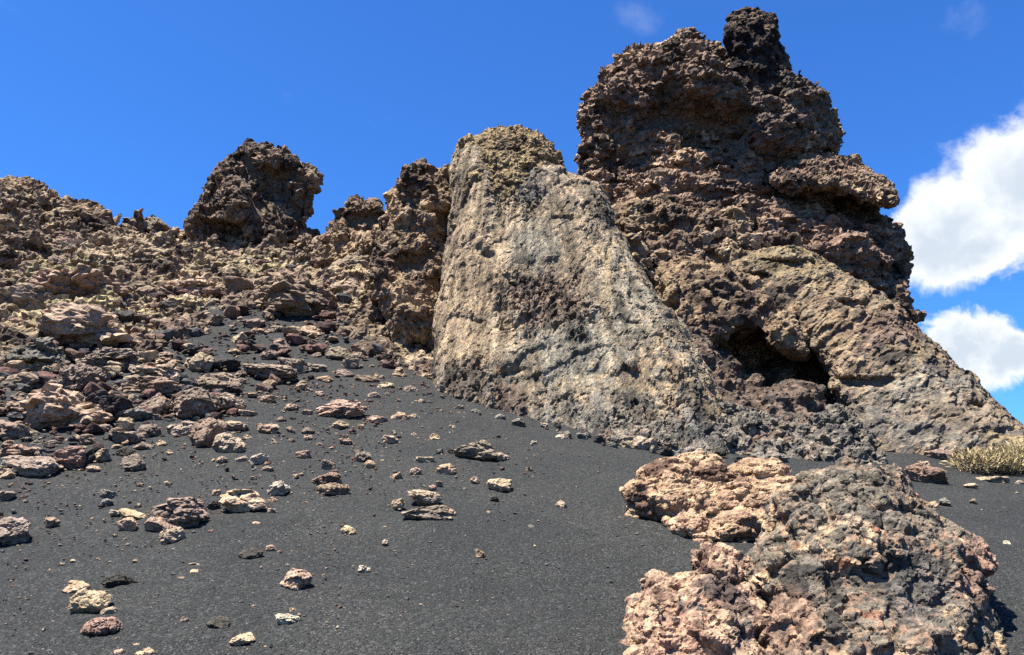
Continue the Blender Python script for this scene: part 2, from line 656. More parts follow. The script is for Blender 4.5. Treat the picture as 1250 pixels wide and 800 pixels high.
M_ROCK = rock_material('lava_rock', 'attribute')
M_SLAB = rock_material('streaked_lava_rock', 'attribute', 0.75, 1.1, 0.5, 0.0)
M_BUTT = rock_material('slanted_lava_rock', 'attribute', 0.45, 1.1, 0.4, 0.85)
M_STONE = rock_material('lava_stone', 'object', 0.42)
M_ASH = ash_material()
M_GRAIN = bpy.data.materials.new('gravel_grain')
M_GRAIN.use_nodes = True
_t = M_GRAIN.node_tree
_at = _t.nodes.new('ShaderNodeAttribute')
_at.attribute_name = 'rock_colour'
_t.links.new(_at.outputs['Color'], _t.nodes['Principled BSDF'].inputs['Base Color'])
_t.nodes['Principled BSDF'].inputs['Roughness'].default_value = 0.9

# ------------------------------------------------------------------ the ash slope: one sheet out to the horizon
HILL = [(-260, 500), (-60, 480), (0, 462), (90, 452), (170, 448), (235, 430), (270, 402), (325, 388), (385, 398), (425, 430), (470, 458), (530, 476),
        (640, 476), (640, 150), (-260, 120)]
RUBBLE = [(-260, 600), (0, 588), (60, 580), (110, 556), (190, 545), (230, 528), (290, 512), (330, 478), (400, 462), (470, 468), (530, 476),
          (640, 476), (640, 150), (-260, 120)]


def build_ash():
    th = np.concatenate([np.radians(np.linspace(-38, 38, 340)), np.radians(np.linspace(42, 318, 60))])
    r = np.concatenate([np.geomspace(0.35, 3.2, 14)[:-1], np.geomspace(3.2, 26, 300), np.geomspace(28, 6000, 26)])
    T, R = np.meshgrid(th, r)
    x, y = (R * np.sin(T)).ravel(), (R * np.cos(T)).ravel()
    z = terrain(x, y)
    P = np.stack([x, y, z * 0.3], -1)
    near = 1 - smooth(np.hypot(x, y), 20, 40)
    z = z + near * (0.05 * fbm(P / 1.3, 3) + 0.020 * fbm(P / 0.30 + 4, 3, 0.6) + 0.006 * fbm(P / 0.06 + 9, 2))
    px, py = to_px(np.stack([x, y, z], -1))
    inh = smooth(poly_sd(px, py, HILL) - 200 * (y < 4), 25, 80) * near
    z = z - 0.45 * inh
    far = smooth(np.hypot(x, y), 60, 900)
    z = z + far * (18 * fbm(P / 220, 3))
    nt, nr = len(th), len(r)
    V = np.stack([x, y, z], -1)
    idx = np.arange(nr * nt).reshape(nr, nt)
    nx = np.roll(idx, -1, 1)
    F = np.stack([idx[:-1], nx[:-1], nx[1:], idx[1:]], -1).reshape(-1, 4)
    V = np.vstack([V, [[0, 0, terrain([0], [0])[0]]]])
    cap = np.stack([np.full(nt, len(V) - 1), nx[0], idx[0], idx[0]], -1)
    F = np.vstack([F[:, [0, 1, 2]], F[:, [0, 2, 3]], cap[:, :3]])
    me = mesh_from('ash_slope', V, F, smooth_shade=True)
    n0 = me.polygons[0].normal.z
    if n0 < 0:
        me.flip_normals()
    link('ash_slope', me, M_ASH, kind='structure', label='dark grey volcanic ash slope rising to the rocks')


def build_hillside():
    us = np.arange(-190, 600, 5.0)
    ys = np.geomspace(6.5, 24.0, 190)
    U, Y = np.meshgrid(us, ys)
    x = ((U - 625) / FPX / CP * Y).ravel()
    y = Y.ravel()
    z = terrain(x, y)
    ny, nx = U.shape

    def mask(P):
        px, py = to_px(P)
        nz = fbm(P / 1.1 + 3, 4, 0.55)
        e = poly_sd(px, py, HILL) + nz * 42
        return px, py, nz, np.maximum(smooth(e, -14, 26), smooth(350 - py, 0, 40)), smooth(e, 20, 150)
    P = np.stack([x, y, z], -1)
    px, py, nz, m, up = mask(P)
    top = P.copy()
    top[:, 2] += -0.30 * (1 - m) + m * (0.02 + 0.12 * nz)
    bot = P.copy()
    bot[:, 2] -= 0.9
    idx = np.arange(ny * nx).reshape(ny, nx)
    F = np.stack([idx[:-1, :-1], idx[:-1, 1:], idx[1:, 1:], idx[1:, :-1]], -1).reshape(-1, 4)
    ring = np.concatenate([idx[0, :-1], idx[:-1, -1], idx[-1, :0:-1], idx[:0:-1, 0]])
    nxt = np.roll(ring, -1)
    side = np.stack([nxt, ring, ring + ny * nx, nxt + ny * nx], -1)
    F = np.vstack([F, F[:, ::-1] + ny * nx, side])
    V, F = remesh(np.vstack([top, bot]), F, 0.06)
    px, py, nz, m, up = mask(V)
    sq = np.array([1, 1, 1.35])

    def stage(V, F, levels, m, up, shelves):
        N0 = normals(relax(V, F, 6), F)
        cells = []
        for s, amp in shelves:
            q = V[:, 2] / s + 1.1 * fbm(V / (2.4 * s) + 5, 3)
            f = q - np.floor(q)
            saw = f * f * (1 - smooth(f, 0.9, 1.0)) - 0.25
            V = V + N0 * (saw * amp * s * m * (0.25 + 0.75 * up) * smooth(fbm(V / (2 * s) + 50, 2), -0.2, 0.25))[:, None]
        for s, al, af, an, pw in levels:
            N = N0 * 0.75 + normals(V, F) * 0.25
            h, fc, cr, ID = lumpy((V * sq / s + 7).astype(np.float32))
            d = al * (h - 0.45) + af * fc + an * ridged(V * sq / s * 0.8 + 3) + 0.06 * (cr - 0.7)
            V = V + N * (d * s * m * (pw + (1 - pw) * up))[:, None]
            cells.append(ID)
        return V, cells
    V, _ = stage(V, F, ((1.7, 0.06, 0.30, 0.08, 0.0), (0.75, 0.0, 0.54, 0.10, 0.3), (0.34, 0.0, 0.54, 0.12, 1.0)), m, up, ((0.8, 0.9), (0.36, 0.8)))
    V, F = remesh(V, F, 0.056)
    rel = V[:, 2] - terrain(V[:, 0], V[:, 1])
    keep = (rel > -0.28)[F].all(1) & (V[:, 1] < 23.6)[F].all(1)
    F = F[keep]
    used = np.unique(F)
    mp = np.zeros(len(V), np.int32)
    mp[used] = np.arange(len(used))
    V, F = V[used], mp[F]
    px, py, nz, m, up = mask(V)
    V, cells = stage(V, F, ((0.19, 0.0, 0.48, 0.16, 1.0), (0.10, 0.0, 0.40, 0.22, 1.0)), m, up, ())
    N = normals(V, F)
    big = lumpy((V * sq / 0.5 + 7).astype(np.float32))[3]
    C = palette(V, N, [big] + cells, [(70, 60, 54), (114, 98, 86), (152, 130, 113), (134, 116, 99), (174, 151, 128), (100, 93, 86), (194, 171, 142)],
                [1.2, 1.8, 1.8, 1.4, 1.3, 1, 0.9], 2, lichen=0.85, lichen_lit_col=(204, 188, 146), patch=1.8, cellmix=0.55)  # strong cream on tops: lichen plus highlights put into the colour
    C = tint(C, V, px, py, [(80, 345, 70, 30, (180, 168, 120), 0.5), (150, 300, 60, 20, (196, 172, 138), 0.45), (470, 390, 40, 40, (168, 152, 108), 0.4), (300, 320, 80, 14, (182, 164, 124), 0.4), (230, 350, 36, 14, (206, 176, 146), 0.6), (430, 405, 70, 40, (104, 84, 78), 0.5), (340, 370, 60, 30, (112, 92, 84), 0.4)], 5)
    me = mesh_from('rubble_hillside', V, F, C)
    link('rubble_hillside', me, M_ROCK, kind='structure', label='brown lava rubble hillside climbing to the ridge')


# ------------------------------------------------------------------ big rock formations
def formation(name, comps, voxel, levels, seed, colour, feats=(), mat=None, parent=None, basis=None, tints=(), shelf=None, streak=None, shrink=0.0, even=True, crusts=(), **props):
    V, F = join([pillow(*c, shrink) for c in comps])
    V, F = remesh(V, F, voxel * (1.6 if even else 1.0))
    V = relax(V, F, 5)
    w = np.stack([fbm(V / 1.4 + s + seed, 3) for s in (0, 31, 67)], -1)
    V = V + w * min(0.10, voxel * 4)
    if feats:
        V = carve(V, normals(V, F), feats)
        V = relax(V, F, 1)
    nb = 2 if len(levels) > 2 else 1
    V, N, _ = erode(V, F, levels[:nb], seed, basis, shelf)
    Vb, Fb = remesh(V, F, voxel * 5)                # plain closed back, a little inside the detailed skin
    Vb = Vb - normals(Vb, Fb) * voxel * 3.5
    if even:
        V, F = remesh(V, F, voxel)                  # even out the faces before the fine breakage
    Nc = normals(relax(V, F, 3), F)
    far = ((Nc * V).sum(1) / np.linalg.norm(V, axis=1)) > 0.42
    F = F[~far[F].all(1)]
    used = np.unique(F)
    mp = np.zeros(len(V), np.int32)
    mp[used] = np.arange(len(used))
    V, F = V[used], mp[F]
    amp = 1.0
    if crusts:                                      # patches where a rough crust still clings
        px, py = to_px(V)
        nz = fbm(V / 0.5 + 19, 4, 0.6)
        amp = np.full(len(V), 0.8)
        for (cx, cy, rx, ry, k) in crusts:
            amp = np.maximum(amp, 0.8 + k * smooth(1.15 - np.hypot((px - cx) / rx, (py - cy) / ry) + 0.9 * nz, 0.0, 0.4))
    V, N, cf = erode(V, F, levels[nb:], seed + 1, basis, keep=0.8, amp=amp)
    cells = [lumpy(((V if basis is None else V @ basis) / s + seed * 13.7 + k * 5.1).astype(np.float32))[3] for k, (s, *_) in enumerate(levels[:nb])][-1:] + cf
    if streak is not None:
        if streak[0] is None:
            ax, az = streak[1]
            q = np.stack([(V[:, 0] - ax) / (az - V[:, 2]) * 4.5 * 13.0, V[:, 1] * 1.0, V[:, 2] * 0.9], -1)
            st = fbm(q + seed, 4, 0.6)
        else:
            st = fbm((V @ streak[0]) / streak[1] + seed, 4, 0.6)
        V = V + N * (st * streak[2])[:, None]
        N = normals(V, F)
    C = palette(V, N, cells, seed=seed, **colour)
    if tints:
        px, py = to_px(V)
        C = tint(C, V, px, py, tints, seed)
    if streak is not None:
        C = C * (1 + streak[3] * np.clip(st * 1.6, -0.8, 1.0))[:, None]
    F = np.vstack([F, Fb + len(V)])
    V = np.vstack([V, Vb])
    C = np.vstack([C, np.repeat(C.mean(0)[None], len(Vb), 0)])
    me = mesh_from(name, V, F, np.clip(C, 0.006, 0.6))
    return link(name, me, mat or M_ROCK, parent, **props)


def plane(x0, y0, d0, ax, ay):
    """distance that changes ax per pixel to the right and ay per pixel upwards"""
    return lambda px, py: d0 + ax * (px - x0) + ay * (y0 - py)


def thing(name, label, cat, loc, group=None):
    o = bpy.data.objects.new(name, None)
    col.objects.link(o)
    o['label'] = label
    o['category'] = cat
    if group:
        o['group'] = group
    return o


ROUGH = [(1.1, 0.04, 0.34, 0.05, 0.10), (0.46, 0.0, 0.44, 0.06, 0.18), (0.22, 0.0, 0.42, 0.06, 0.26), (0.11, 0.0, 0.28, 0.04, 0.30)]
STRATA = np.diag([0.85, 1.0, 2.0])
CLIFFCOL = dict(cols=[(68, 58, 52), (118, 99, 85), (160, 132, 112), (136, 116, 100), (182, 152, 127), (104, 98, 92), (206, 177, 145)],
                wts=[1.2, 2, 1.6, 1.5, 1.2, 0.9, 0.6], lichen=0.45, lichen_lit_col=(176, 158, 126), patch=1.6, cellmix=0.5)

TOWER = [(700, 214), (706, 200), (712, 185), (706, 165), (708, 140), (713, 116), (732, 105), (737, 89), (756, 80), (760, 68), (790, 62), (815, 55),
         (845, 52), (876, 50), (896, 74), (936, 88), (956, 92), (968, 96), (985, 96), (998, 110), (1006, 130), (1018, 148), (1025, 170), (1028, 192),
         (1056, 216), (1068, 250), (1086, 275), (1101, 297), (1108, 325), (1110, 352), (1107, 374), (1096, 392), (1080, 440), (1000, 500), (850, 500),
         (770, 420), (740, 330), (718, 260)]
UPPER = [(704, 205), (712, 180), (706, 165), (708, 140), (713, 116), (732, 105), (737, 89), (756, 80), (760, 68), (790, 62), (815, 55), (845, 50),
         (874, 52), (892, 78), (925, 100), (935, 150), (900, 185), (850, 150), (800, 150), (770, 180), (735, 215), (715, 235)]
LOBES = [(880, 130), (920, 98), (955, 90), (968, 92), (985, 92), (1000, 108), (1008, 130), (1021, 148), (1027, 170), (1030, 190), (1010, 200), (960, 195), (915, 190)]
LOWER = [(740, 250), (790, 225), (850, 205), (930, 215), (1000, 235), (1060, 250), (1086, 275), (1101, 297), (1108, 325), (1110, 352), (1106, 374),
         (1080, 378), (1020, 345), (960, 320), (880, 330), (800, 320), (750, 300)]
LEDGE = [(930, 216), (958, 200), (992, 187), (1032, 193), (1058, 205), (1082, 219), (1102, 240), (1094, 252), (1070, 250), (1035, 238), (1000, 232), (955, 236)]
PINN = [(884, 110), (888, 62), (887, 40), (890, 26), (901, 16), (911, 6), (918, 14), (930, 14), (943, 18), (952, 36), (953, 62), (964, 84), (960, 116), (920, 136)]


def build_tower():
    t = thing('lava_tower', 'tall dark lava tower with small pinnacle, highest rock against the sky', 'rock tower', None)
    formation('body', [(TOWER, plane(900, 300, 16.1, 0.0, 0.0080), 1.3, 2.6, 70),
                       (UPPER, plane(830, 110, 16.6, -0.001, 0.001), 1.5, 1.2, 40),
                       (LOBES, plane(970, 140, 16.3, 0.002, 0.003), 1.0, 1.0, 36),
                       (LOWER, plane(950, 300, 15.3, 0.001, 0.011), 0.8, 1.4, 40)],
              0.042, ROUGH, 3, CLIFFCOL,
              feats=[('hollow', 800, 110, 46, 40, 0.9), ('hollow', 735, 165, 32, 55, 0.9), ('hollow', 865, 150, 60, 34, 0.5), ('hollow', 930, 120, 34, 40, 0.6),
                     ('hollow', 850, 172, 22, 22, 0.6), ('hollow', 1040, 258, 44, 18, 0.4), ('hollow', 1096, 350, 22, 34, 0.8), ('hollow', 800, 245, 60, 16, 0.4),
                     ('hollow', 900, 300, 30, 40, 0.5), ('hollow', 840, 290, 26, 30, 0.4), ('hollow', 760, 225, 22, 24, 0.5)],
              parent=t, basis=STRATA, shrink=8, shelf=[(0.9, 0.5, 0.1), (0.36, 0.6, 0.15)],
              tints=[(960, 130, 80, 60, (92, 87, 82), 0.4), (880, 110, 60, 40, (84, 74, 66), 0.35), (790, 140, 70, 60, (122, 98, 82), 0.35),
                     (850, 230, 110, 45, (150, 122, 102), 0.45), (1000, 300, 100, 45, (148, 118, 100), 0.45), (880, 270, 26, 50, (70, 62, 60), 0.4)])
    formation('ledge', [(LEDGE, plane(980, 220, 15.15, 0.0012, 0.018), 0.5, 1.3, 20)], 0.032, [(0.3, 0.0, 0.36, 0.05, 0.12), (0.14, 0.0, 0.40, 0.05, 0.2), (0.08, 0, 0.36, 0.04, 0.24)], 8,
              dict(CLIFFCOL, lichen=0.6), parent=t, shrink=2, even=False, label='overhanging pale ledge across the right side of the tower')
    formation('pinnacle', [(PINN, plane(920, 60, 16.2, 0, 0.001), 0.5, 0.6, 26)], 0.030, [(0.35, 0.0, 0.40, 0.05, 0.14), (0.15, 0.0, 0.42, 0.05, 0.2), (0.08, 0, 0.38, 0.04, 0.24)], 12,
              dict(CLIFFCOL, cols=[(40, 34, 33), (62, 52, 47), (84, 70, 62), (120, 100, 84)], wts=[2, 2, 1.2, 0.6]), parent=t,
              label='black knob at the very top of the tower')


SLAB = [(526, 500), (527, 470), (527, 440), (530, 400), (537, 360), (541, 320), (546, 285), (551, 245), (547, 215), (553, 184), (570, 172), (586, 176),
        (604, 196), (622, 210), (650, 206), (684, 203), (708, 210), (732, 226), (746, 250), (754, 280), (770, 312), (794, 346), (816, 376),
        (838, 408), (852, 436), (868, 466), (884, 500), (896, 530), (900, 570), (870, 600), (760, 580), (640, 545), (560, 520)]
CAP = [(552, 240), (556, 180), (575, 168), (600, 160), (626, 155), (655, 163), (676, 180), (693, 206), (700, 240), (660, 260), (600, 260)]


def build_slab():
    t = thing('lava_slab', 'huge pale streaked slab leaning back in the middle above the ash', 'rock slab', None)
    lean = np.array([[1, 0, 0], [0, 0.86, 0.5], [0, -0.5, 0.86]]).T
    streak = np.array([[0.97, 0.26, 0], [-0.26, 0.97, 0], [0, 0, 1.0]]) @ np.diag([1.0, 1.0, 0.42])
    formation('slab_body', [(SLAB, plane(700, 540, 11.3, -0.0042, 0.0076), 0.75, 1.6, 46)], 0.0245,
              [(0.9, 0.0, 0.10, 0.03, 0.05), (0.36, 0.0, 0.13, 0.05, 0.06), (0.17, 0.0, 0.17, 0.04, 0.12), (0.08, 0.0, 0.18, 0.02, 0.18)], 21,
              dict(cols=[(98, 92, 85), (144, 134, 118), (172, 152, 126), (132, 126, 116), (198, 173, 140), (156, 146, 129)],
                   wts=[1, 1.6, 1.6, 1.4, 1.1, 1.2], lichen=0.2, lichen_lit_col=(176, 166, 130), patch=0.9, cellmix=0.3),
              feats=[('plate', [(660, 424), (676, 396), (706, 372), (745, 345), (790, 350), (850, 450), (800, 470), (735, 420), (700, 435), (668, 452), (640, 448), (612, 456), (600, 430)], 0.07, 2),
                     ('plate', [(628, 330), (690, 318), (742, 322), (736, 350), (700, 372), (676, 392), (660, 420), (626, 414), (600, 384), (606, 352)], -0.05, 10),
                     ('plate', [(604, 196), (640, 205), (650, 232), (615, 262), (596, 240)], -0.14, 5),
                     ('plate', [(548, 180), (572, 172), (590, 186), (600, 230), (596, 300), (560, 300), (548, 240)], 0.10, 6),
                     ('hollow', 692, 272, 20, 8, 0.10), ('hollow', 594, 312, 8, 5, 0.10), ('hollow', 775, 396, 10, 3, 0.10), ('hollow', 622, 456, 16, 5, 0.10)],
              crusts=[(670, 372, 66, 44, 1.9), (572, 476, 40, 40, 1.5), (636, 238, 34, 22, 1.7), (790, 512, 90, 34, 1.5), (800, 420, 30, 24, 0.8), (690, 500, 50, 20, 1.0), (725, 260, 24, 20, 0.9), (840, 470, 30, 50, 1.2)],
              mat=M_SLAB, parent=t, basis=streak, streak=(None, (at(620, -60, 14.5)[0], at(620, -60, 14.5)[2]), 0.026, 0.9), shrink=1,
              tints=[(575, 370, 55, 90, (194, 166, 130), 0.5), (590, 260, 50, 70, (182, 158, 126), 0.45), (690, 300, 60, 60, (180, 158, 126), 0.4),
                     (670, 370, 60, 36, (116, 94, 80), 0.6), (700, 430, 80, 40, (140, 137, 122), 0.45), (760, 380, 50, 60, (154, 146, 126), 0.4),
                     (620, 490, 26, 24, (150, 118, 100), 0.45), (575, 480, 34, 40, (92, 86, 82), 0.5), (740, 510, 110, 30, (118, 116, 108), 0.5),
                     (655, 300, 30, 30, (136, 138, 126), 0.4), (740, 350, 8, 60, (188, 164, 124), 0.4), (645, 230, 24, 20, (128, 126, 124), 0.4), (872, 490, 12, 40, (176, 148, 114), 0.5), (850, 530, 40, 24, (120, 117, 110), 0.5)])
    formation('cap', [(CAP, plane(625, 230, 14.2, 0.0, 0.010), 0.8, 1.2, 40)], 0.024, [(0.4, 0.1, 0.3, 0.08, 0.2), (0.16, 0.0, 0.36, 0.08, 0.34), (0.07, 0, 0.36, 0.06, 0.4)], 24,
              dict(cols=[(96, 82, 68), (134, 114, 90), (160, 138, 108), (172, 152, 114)], wts=[1, 1.4, 1.4, 1], lichen=0.5, lichen_lit_col=(178, 162, 110), patch=0.8, cellmix=0.5),
              parent=t, label='rough brown domed cap behind the top of the slab')


BUTT = [(858, 338), (888, 318), (918, 302), (958, 295), (1000, 311), (1030, 334), (1060, 349), (1090, 367), (1114, 390), (1146, 422), (1176, 450),
        (1206, 478), (1236, 506), (1262, 530), (1300, 560), (1330, 640), (1200, 610), (1090, 600), (1000, 580), (975, 560), (1000, 545), (1022, 515),
        (1014, 478), (1000, 448), (985, 425), (962, 402), (930, 392), (900, 398), (870, 392), (846, 372)]


def build_buttress():
    basis = np.array([[0.82, 0, 0.57], [0, 1, 0], [-0.57, 0, 0.82]]).T @ np.diag([0.45, 1.0, 1.0])
    formation('lava_buttress', [(BUTT, plane(1050, 540, 11.7, -0.0012, 0.0100), 0.75, 1.9, 44)], 0.027,
              [(1.0, 0.02, 0.26, 0.05, 0.10), (0.42, 0.0, 0.24, 0.06, 0.10), (0.19, 0.0, 0.24, 0.05, 0.14), (0.09, 0.0, 0.18, 0.04, 0.18)], 31,
              dict(cols=[(66, 60, 56), (104, 94, 82), (132, 116, 96), (112, 108, 100), (156, 134, 106), (92, 84, 78)],
                   wts=[0.8, 1.4, 1.5, 1.3, 1.2, 1], lichen=0.4, lichen_lit_col=(180, 162, 116), patch=1.0, cellmix=0.4),
              feats=[('hollow', 1192, 500, 12, 10, 0.3), ('hollow', 960, 325, 40, 10, 0.35), ('hollow', 1040, 375, 26, 10, 0.3), ('hollow', 1060, 470, 40, 10, 0.2),
                     ('hollow', 1012, 520, 40, 34, 0.3), ('hollow', 910, 345, 30, 14, 0.4), ('hollow', 1148, 560, 20, 8, 0.3)],
              mat=M_BUTT, basis=basis, streak=(np.array([[0.64, 0, 0.77], [0, 1, 0], [-0.77, 0, 0.64]]).T @ np.diag([1.0, 1.5, 7.0]), 1.0, 0.036, 0.5), shrink=3, shelf=[(0.5, 0.25, 0.5)],
              tints=[(1120, 500, 110, 50, (116, 112, 104), 0.5), (1010, 380, 60, 50, (146, 122, 94), 0.4), (1090, 400, 70, 24, (124, 98, 82), 0.45),
                     (1030, 450, 40, 30, (164, 138, 110), 0.4), (950, 310, 60, 20, (150, 130, 88), 0.4), (1180, 500, 70, 24, (146, 124, 96), 0.35)],
              label='pale grey buttress falling right to the frame edge below the tower', category='rock buttress')


MID = [(738, 260), (790, 250), (900, 260), (1000, 300), (1040, 420), (1040, 600), (850, 600), (830, 470), (790, 380), (750, 330)]
BROW = [(800, 330), (850, 318), (900, 330), (960, 372), (992, 410), (985, 440), (950, 420), (925, 398), (890, 410), (862, 424), (835, 410), (812, 372)]
FLOOR = [(832, 405), (862, 414), (888, 436), (905, 466), (930, 478), (955, 462), (985, 470), (1015, 515), (1020, 560), (990, 590), (880, 590), (850, 520)]


def build_recess():
    t = thing('lava_recess', 'brown clinkery hollow with a dark cave between slab and buttress', 'rock hollow', None)
    formation('back_wall', [(MID, plane(900, 480, 13.7, 0.005, 0.006), 0.8, 1.2, 50)], 0.042, ROUGH, 41,
              dict(CLIFFCOL, lichen=0.6, cols=[(64, 54, 47), (102, 85, 72), (132, 110, 91), (150, 127, 103), (170, 149, 122)], wts=[1, 1.6, 1.6, 1.2, 1]),
              feats=[('hollow', 928, 432, 46, 34, 1.3)], shelf=[(0.5, 0.5, 0.2)], parent=t)
    rnd = random.Random(77)
    for k in range(44):
        px, py = rnd.uniform(765, 930), rnd.uniform(285, 400)
        if poly_sd(np.array([px]), np.array([py]), [(750, 280), (900, 275), (960, 320), (880, 400), (840, 415), (800, 350)])[0] < 0:
            continue
        w = rnd.choice((13, 16, 20, 26))
        wall_block(t, px, py, 13.0 + 0.006 * (480 - py) + 0.005 * (px - 900), w, w * rnd.uniform(0.6, 0.9), rnd.choice(('tan', 'pale', 'brown', 'tan', 'cream')), rnd)
    formation('brow', [(BROW, plane(890, 380, 13.0, 0.002, 0.010), 0.55, 1.6, 26)], 0.032, ROUGH[1:], 43,
              dict(CLIFFCOL, lichen=0.6, cols=[(76, 64, 56), (116, 97, 81), (144, 122, 99), (168, 146, 118)], wts=[1, 1.6, 1.4, 1.2]), parent=t,
              label='tan brow of broken rock over the cave mouth')
    formation('floor', [(FLOOR, plane(930, 540, 11.0, 0.0, 0.012), 0.4, 1.6, 30)], 0.034, ROUGH[1:], 45,
              dict(cols=[(70, 60, 54), (104, 90, 79), (130, 112, 98), (94, 85, 78)], wts=[1, 1.5, 1.2, 1], patch=0.8, cellmix=0.5), parent=t,
              label='dark red-brown floor of the cave')


BANK = [(700, 548), (740, 532), (780, 528), (815, 512), (850, 520), (885, 500), (915, 512), (950, 506), (985, 520), (1012, 500), (1040, 508), (1062, 540), (1070, 575),
        (980, 580), (880, 578), (800, 570), (730, 556)]


def build_bank():
    formation('rubble_bank', [(BANK, plane(880, 565, 10.15, -0.0004, 0.010), 0.30, 0.7, 16)], 0.024,
              [(0.55, 0.10, 0.44, 0.08, 0.06), (0.26, 0.08, 0.50, 0.12, 0.08), (0.12, 0.0, 0.40, 0.08, 0.14), (0.06, 0, 0.3, 0.03, 0.2)], 47,
              dict(cols=[(74, 72, 70), (112, 108, 101), (138, 131, 119), (96, 93, 88), (158, 148, 132), (122, 104, 92)], wts=[1, 1.5, 1.4, 1.3, 0.9, 0.5], patch=0.5, cellmix=0.6), shrink=3,
              label='bank of broken blue-grey blocks along the foot of slab and cave', category='rubble bank')


SPIRE = [(452, 340), (460, 305), (462, 285), (474, 258), (475, 242), (487, 220), (498, 206), (512, 197), (526, 200), (531, 214), (546, 204), (556, 215),
         (562, 250), (562, 300), (556, 350), (545, 400), (545, 490), (505, 480), (484, 440), (474, 390)]
CRAG = [(385, 320), (396, 292), (406, 266), (420, 250), (433, 237), (442, 244), (456, 243), (474, 256), (470, 290), (482, 340), (440, 360), (395, 345)]
PERCH = [(220, 276), (232, 255), (246, 234), (260, 214), (273, 197), (286, 184), (290, 172), (298, 171), (304, 166), (315, 176), (331, 177), (345, 178), (352, 187),
         (365, 197), (378, 196), (389, 211), (385, 238), (379, 264), (372, 288), (350, 302), (320, 308), (285, 306), (255, 298), (232, 288)]
RIDGE = [(-150, 235), (-80, 212), (-30, 216), (0, 220), (35, 222), (60, 233), (86, 246), (115, 258), (132, 270), (142, 292), (120, 312), (40, 318), (-60, 320), (-150, 320)]


def build_crags():
    c = dict(cols=[(74, 62, 54), (122, 102, 86), (158, 132, 109), (132, 116, 100), (188, 161, 130)], wts=[1, 1.6, 1.5, 1.2, 1], lichen=0.5, lichen_lit_col=(178, 162, 116), patch=0.9, cellmix=0.5)  # lichen amount also brightens crag tops as if sunlit
    formation('lava_spire', [(SPIRE, plane(510, 400, 14.3, 0.002, 0.007), 0.75, 1.3, 32)], 0.030, ROUGH, 51, c,
              shelf=[(0.6, 0.4, 0.1)], feats=[('hollow', 540, 285, 18, 36, 0.5), ('hollow', 500, 250, 14, 20, 0.3), ('hollow', 512, 440, 22, 34, 0.7), ('hollow', 500, 330, 20, 20, 0.4), ('hollow', 528, 360, 14, 24, 0.5)],
              label='craggy brown spire against the left edge of the pale slab', category='rock spire', shrink=2)
    formation('lava_crag', [(CRAG, plane(440, 300, 18.2, 0, 0.005), 0.7, 1.2, 26)], 0.030, ROUGH[1:], 53, c,
              even=False, shrink=3, feats=[('hollow', 447, 276, 24, 20, 0.8)], label='low hollowed crag on the ridge between perched boulder and spire', category='crag')
    formation('perched_boulder', [(PERCH, plane(305, 240, 20.6, -0.001, 0.001), 1.1, 1.2, 48)], 0.038, [(0.7, 0.05, 0.34, 0.04, 0.10), (0.30, 0.0, 0.34, 0.05, 0.20), (0.14, 0.0, 0.34, 0.05, 0.30), (0.08, 0.0, 0.3, 0.04, 0.36)], 55,
              dict(cols=[(60, 52, 47), (100, 86, 75), (136, 116, 99), (114, 102, 91), (160, 137, 113)], wts=[1, 1.6, 1.4, 1.2, 0.8], lichen=0.4, lichen_lit_col=(160, 140, 110), patch=0.9, cellmix=0.5),
              feats=[('hollow', 340, 250, 44, 54, 0.9), ('hollow', 297, 205, 18, 20, 0.7), ('hollow', 260, 240, 14, 30, 0.6), ('hollow', 275, 285, 30, 20, 0.5)],
              even=False, shrink=4, label='big dark boulder perched alone on the left skyline', category='boulder')
    formation('ridge_crag', [(RIDGE, plane(20, 270, 21.0, 0, 0.012), 0.7, 1.4, 36)], 0.044, ROUGH, 57, c,
              shelf=[(0.5, 0.6, 0.3)], feats=[('hollow', 30, 252, 60, 14, 0.5), ('hollow', 100, 272, 40, 12, 0.5)],
              even=False, label='flat layered crag on the ridge at the far left edge', category='crag')


# foreground boulders at the lower right
FORE = [(918, 720), (924, 680), (928, 650), (940, 622), (960, 600), (985, 580), (1010, 566), (1040, 560), (1075, 566), (1100, 582), (1112, 600), (1132, 616),
        (1156, 644), (1180, 664), (1198, 690), (1212, 722), (1222, 755), (1222, 800), (1215, 880), (1080, 900), (930, 890), (905, 800)]
FLEFT = [(752, 800), (762, 770), (768, 735), (776, 712), (780, 698), (800, 692), (825, 700), (850, 690), (880, 700), (908, 712), (930, 740), (940, 800), (935, 880), (850, 900), (765, 870)]
FNECK = [(842, 690), (852, 672), (868, 664), (890, 668), (908, 680), (916, 702), (900, 722), (870, 716)]
LOW = [(748, 612), (760, 602), (778, 598), (784, 584), (805, 570), (830, 561), (870, 562), (888, 570), (910, 562), (945, 564), (975, 578), (1000, 580), (990, 620), (950, 668), (920, 672),
       (880, 668), (845, 666), (818, 656), (800, 642), (770, 632)]


